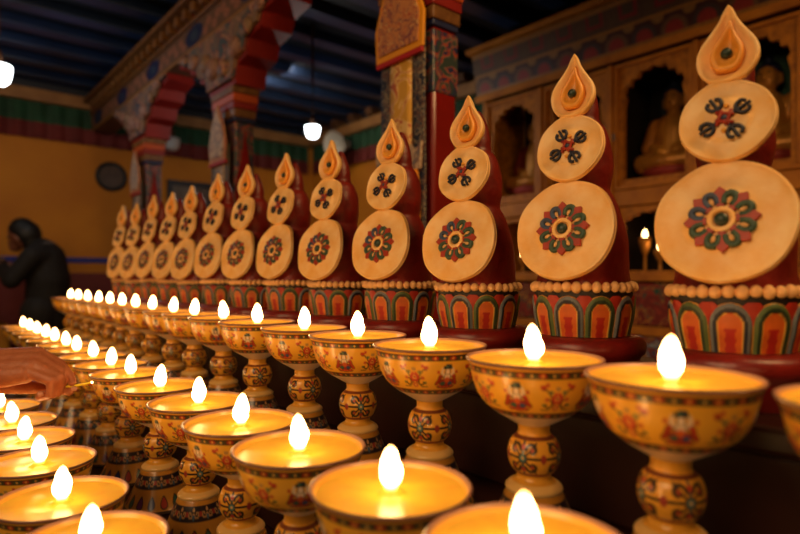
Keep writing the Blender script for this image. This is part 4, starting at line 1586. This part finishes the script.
bm = bmesh.new()
bm_box(bm, -0.068, 0.068, -0.034, 0.034, 0.0052, 0.0062, 0, 0.0)
o2 = from_bm('phone_screen', bm, M['glass_dark'], ph_)
o2.location = (0.335, 0, 1.352)
o2.rotation_euler = (0, -0.5, 0)

# table with pale sack at the left, beyond the lamps
tb = place(-14, 330, 4.5)
tt = thing('side_table', 'yellow cloth covered table at the picture edge beside the standing person', 'table', (tb.x - 0.24, tb.y - 0.17, 0))
box('tabletop', -0.315, 0.315, -0.195, 0.195, 0.80, 0.84, M['brown'], tt, 0.004)
for sx in (-1, 1):
    for sy in (-1, 1):
        box('leg', sx * 0.28 - 0.022, sx * 0.28 + 0.022, sy * 0.16 - 0.022, sy * 0.16 + 0.022, 0, 0.80, M['brown'], tt, 0.003)
V, Fc = [], []
N = 80
for j, (zz, e) in enumerate(((0.845, -0.03), (0.845, 0.008), (0.80, 0.015), (0.66, 0.024), (0.52, 0.032))):
    for i in range(N):
        a = 2 * PI * i / N
        cx, cy = math.cos(a), math.sin(a)
        s = 1 / max(abs(cx) / 0.34, abs(cy) / 0.22)
        w = (0.012 * math.sin(a * 16)) * (j - 1) / 3 if j > 1 else 0
        V.append((cx * (s + e + w), cy * (s + e + w), zz))
for j in range(4):
    for i in range(N):
        Fc.append((j * N + i, j * N + (i + 1) % N, (j + 1) * N + (i + 1) % N, (j + 1) * N + i))
Fc.append(tuple(range(N)))
cl = mesh('tablecloth', V, Fc, M['cloth_yellow'])
cl.location = tt.location
tag(cl, 'yellow cloth draped over the side table at the picture edge', 'tablecloth')
sg = [capsule_geo((0, 0, 0.09), 0.085, (0.02, 0.03, 0.17), 0.07), capsule_geo((0.06, -0.03, 0.08), 0.08, (0.05, 0.0, 0.15), 0.06), capsule_geo((-0.08, 0.02, 0.075), 0.072, (-0.05, 0, 0.14), 0.06), capsule_geo((0.0, 0.0, 0.2), 0.045, (0.01, 0.01, 0.27), 0.055)]
sk = grown('cloth_sack', sg, 0.01, M['bag_white'], None, 4)
sk.location = (tt.location.x + 0.10, tt.location.y + 0.02, 0.852)
tag(sk, 'pale tied sack standing on the yellow cloth table', 'sack')

# ------------------------------------------------------------------ hand with lighting stick
HZ = 1.03


def hp_(px, py, dz=0.0):
    return place(px, py, HZ + dz / 1000.0)


def chain(pts, rads):
    out = []
    for a, b, r0, r1 in zip(pts[:-1], pts[1:], rads[:-1], rads[1:]):
        out.append(capsule_geo(hp_(*a), r0 / 1000, hp_(*b), r1 / 1000, 16, 6))
    return out


g = []
mcp = {'i': (39, 354, 14), 'm': (38, 359, 2), 'r': (35, 365, -9), 'p': (29, 372, -18)}
wr = [(-32, 362, 14), (-32, 366, 6), (-33, 371, -2), (-34, 376, -8)]
for (k, c), w in zip(mcp.items(), wr):
    g += chain([w, ((w[0] + c[0]) / 2, (w[1] + c[1]) / 2 + 2.0, (w[2] + c[2]) / 2), (c[0] - 4, c[1] + 2, c[2]), c], [22, 22, 17, 13 if k != 'p' else 12])
cs = list(mcp.values())
for a_, b_ in zip(cs[:-1], cs[1:]):
    g += chain([(a_[0] - 12, a_[1] + 4, a_[2]), (b_[0] - 12, b_[1] + 3, b_[2])], [17, 17])
    g += chain([(a_[0] - 3, a_[1] + 3, a_[2]), (b_[0] - 3, b_[1] + 2, b_[2])], [13, 13])
g += chain([(-36, 374, 8), (4, 374, 6), (22, 371, 2)], [26, 24, 18])
g += chain([(-110, 384, 10), (-40, 370, 4)], [35, 29])
g += chain([(-240, 405, 20), (-110, 384, 10)], [42, 35])
g += chain([mcp['i'], (59.5, 364.5, 14), (69, 375.5, 8), (72.5, 382.5, 4)], [12, 10, 8.6, 7.2])
g += chain([mcp['m'], (61, 372, 0), (61, 387, 6), (53, 393, 14)], [12.5, 10.2, 8.8, 7.6])
g += chain([mcp['r'], (59, 378, -13), (57, 392, -4), (47, 396, 8)], [12.5, 10.4, 9.0, 7.8])
g += chain([mcp['p'], (53, 381, -23), (51, 394, -17), (40, 397, -8)], [11.5, 9.8, 8.6, 7.6])
g += chain([(-20, 384, 16), (24, 387, 30), (53, 388, 24), (69.5, 391, 7)], [17, 13, 10.5, 8.6])
hand = thing('person', 'bare hand and forearm reaching in with a thin yellow stick between lamp rows', 'person', tuple(hp_(20, 375)))
hnd = grown('hand_and_forearm', g, 0.0018, M['skin'], hand, 6, 0.5)
hnd.matrix_parent_inverse = Matrix.Identity(4)
hnd.location = -Vector(hand.location)
for (px, py, dz, nx, ny) in ((74.2, 388.5, 1.0, 0.6, -0.4), (40.5, 394, -22, -0.3, -0.3)):
    c = hp_(px, py, dz - 5)
    V, Fc = ball_geo((0, 0, 0), 0.0052, 14, 8, (1.0, 0.9, 0.45))
    o = mesh('fingernail', V, Fc, M['nail'], hand)
    o.location = c - Vector(hand.location)
    o.rotation_euler = (PI / 2 - 0.5, 0.3, -TH + 0.5)
# stick: pinched between index tip and thumb, reaching to a lamp rim
stp = [hp_(62, 387.5, 6), hp_(72, 386.2, 4), hp_(84, 384, 2), hp_(92, 382.3, 0)]
st_ = thing('lighting_stick', 'thin yellow stick pinched in the reaching hand', 'stick', tuple(stp[0]))
tube('stick_rod', [p - Vector(st_.location) for p in stp], [0.0022, 0.0022, 0.002, 0.0016], M['stick'], st_, 8)
ball('stick_sparkle', stp[-1] - Vector(st_.location), 0.0020, M['small_flame'], st_, 10, 8)  # glowing ball stands in for the bright sparkle at the stick's end

# ------------------------------------------------------------------ light
w = bpy.data.worlds.new('world')
sc.world = w
w.use_nodes = True
bg = w.node_tree.nodes['Background']
bg.inputs['Color'].default_value = (1.0, 0.8, 0.6, 1)
bg.inputs['Strength'].default_value = 0.02


def lamp(kind, name, loc, energy, col, size=0.1, rot=None, spread=None):
    l = bpy.data.lights.new(name, kind)
    l.energy = energy
    l.color = col
    if kind == 'AREA':
        l.size = size
        if spread:
            l.spread = spread
    else:
        l.shadow_soft_size = size
    o = bpy.data.objects.new(name, l)
    link(o)
    o.location = loc
    if rot:
        o.rotation_euler = rot
    return o


def aim(o, target):
    d = Vector(target) - o.location
    o.rotation_euler = d.to_track_quat('-Z', 'Y').to_euler()


a = lamp('AREA', 'altar_fill', (-1.6, 0.3, 2.75), 54, (1.0, 0.64, 0.32), 1.6)  # added warm fill over cakes and lamps, no fixture of the hall
aim(a, (0.8, 0.9, 1.2))
a = lamp('AREA', 'cabinet_fill', (1.0, -0.6, 2.75), 46, (1.0, 0.60, 0.24), 0.8)  # unseen fill added so the gilt cabinet reads brighter
aim(a, (3.2, 1.5, 1.8))
a = lamp('AREA', 'back_wall_fill', (-0.6, 3.0, 2.75), 12.5, (1.0, 0.70, 0.38), 1.2)  # added fill that lifts the back wall, no real source there
aim(a, (1.4, 5.8, 1.3))
lamp('POINT', 'bulb_light', pb1 + Vector((0, 0, -0.1)), 11.0, (1.0, 0.93, 0.82), 0.06)
lamp('POINT', 'edge_bulb_light', pb2 + Vector((0, 0, -0.12)), 5.5, (0.78, 0.9, 1.0), 0.07)
a = lamp('AREA', 'side_wall_fill', (2.3, 4.3, 2.8), 9, (1.0, 0.82, 0.58), 0.5)  # extra fill added to brighten the dark side wall and valance
aim(a, (3.6, 4.6, 2.1))
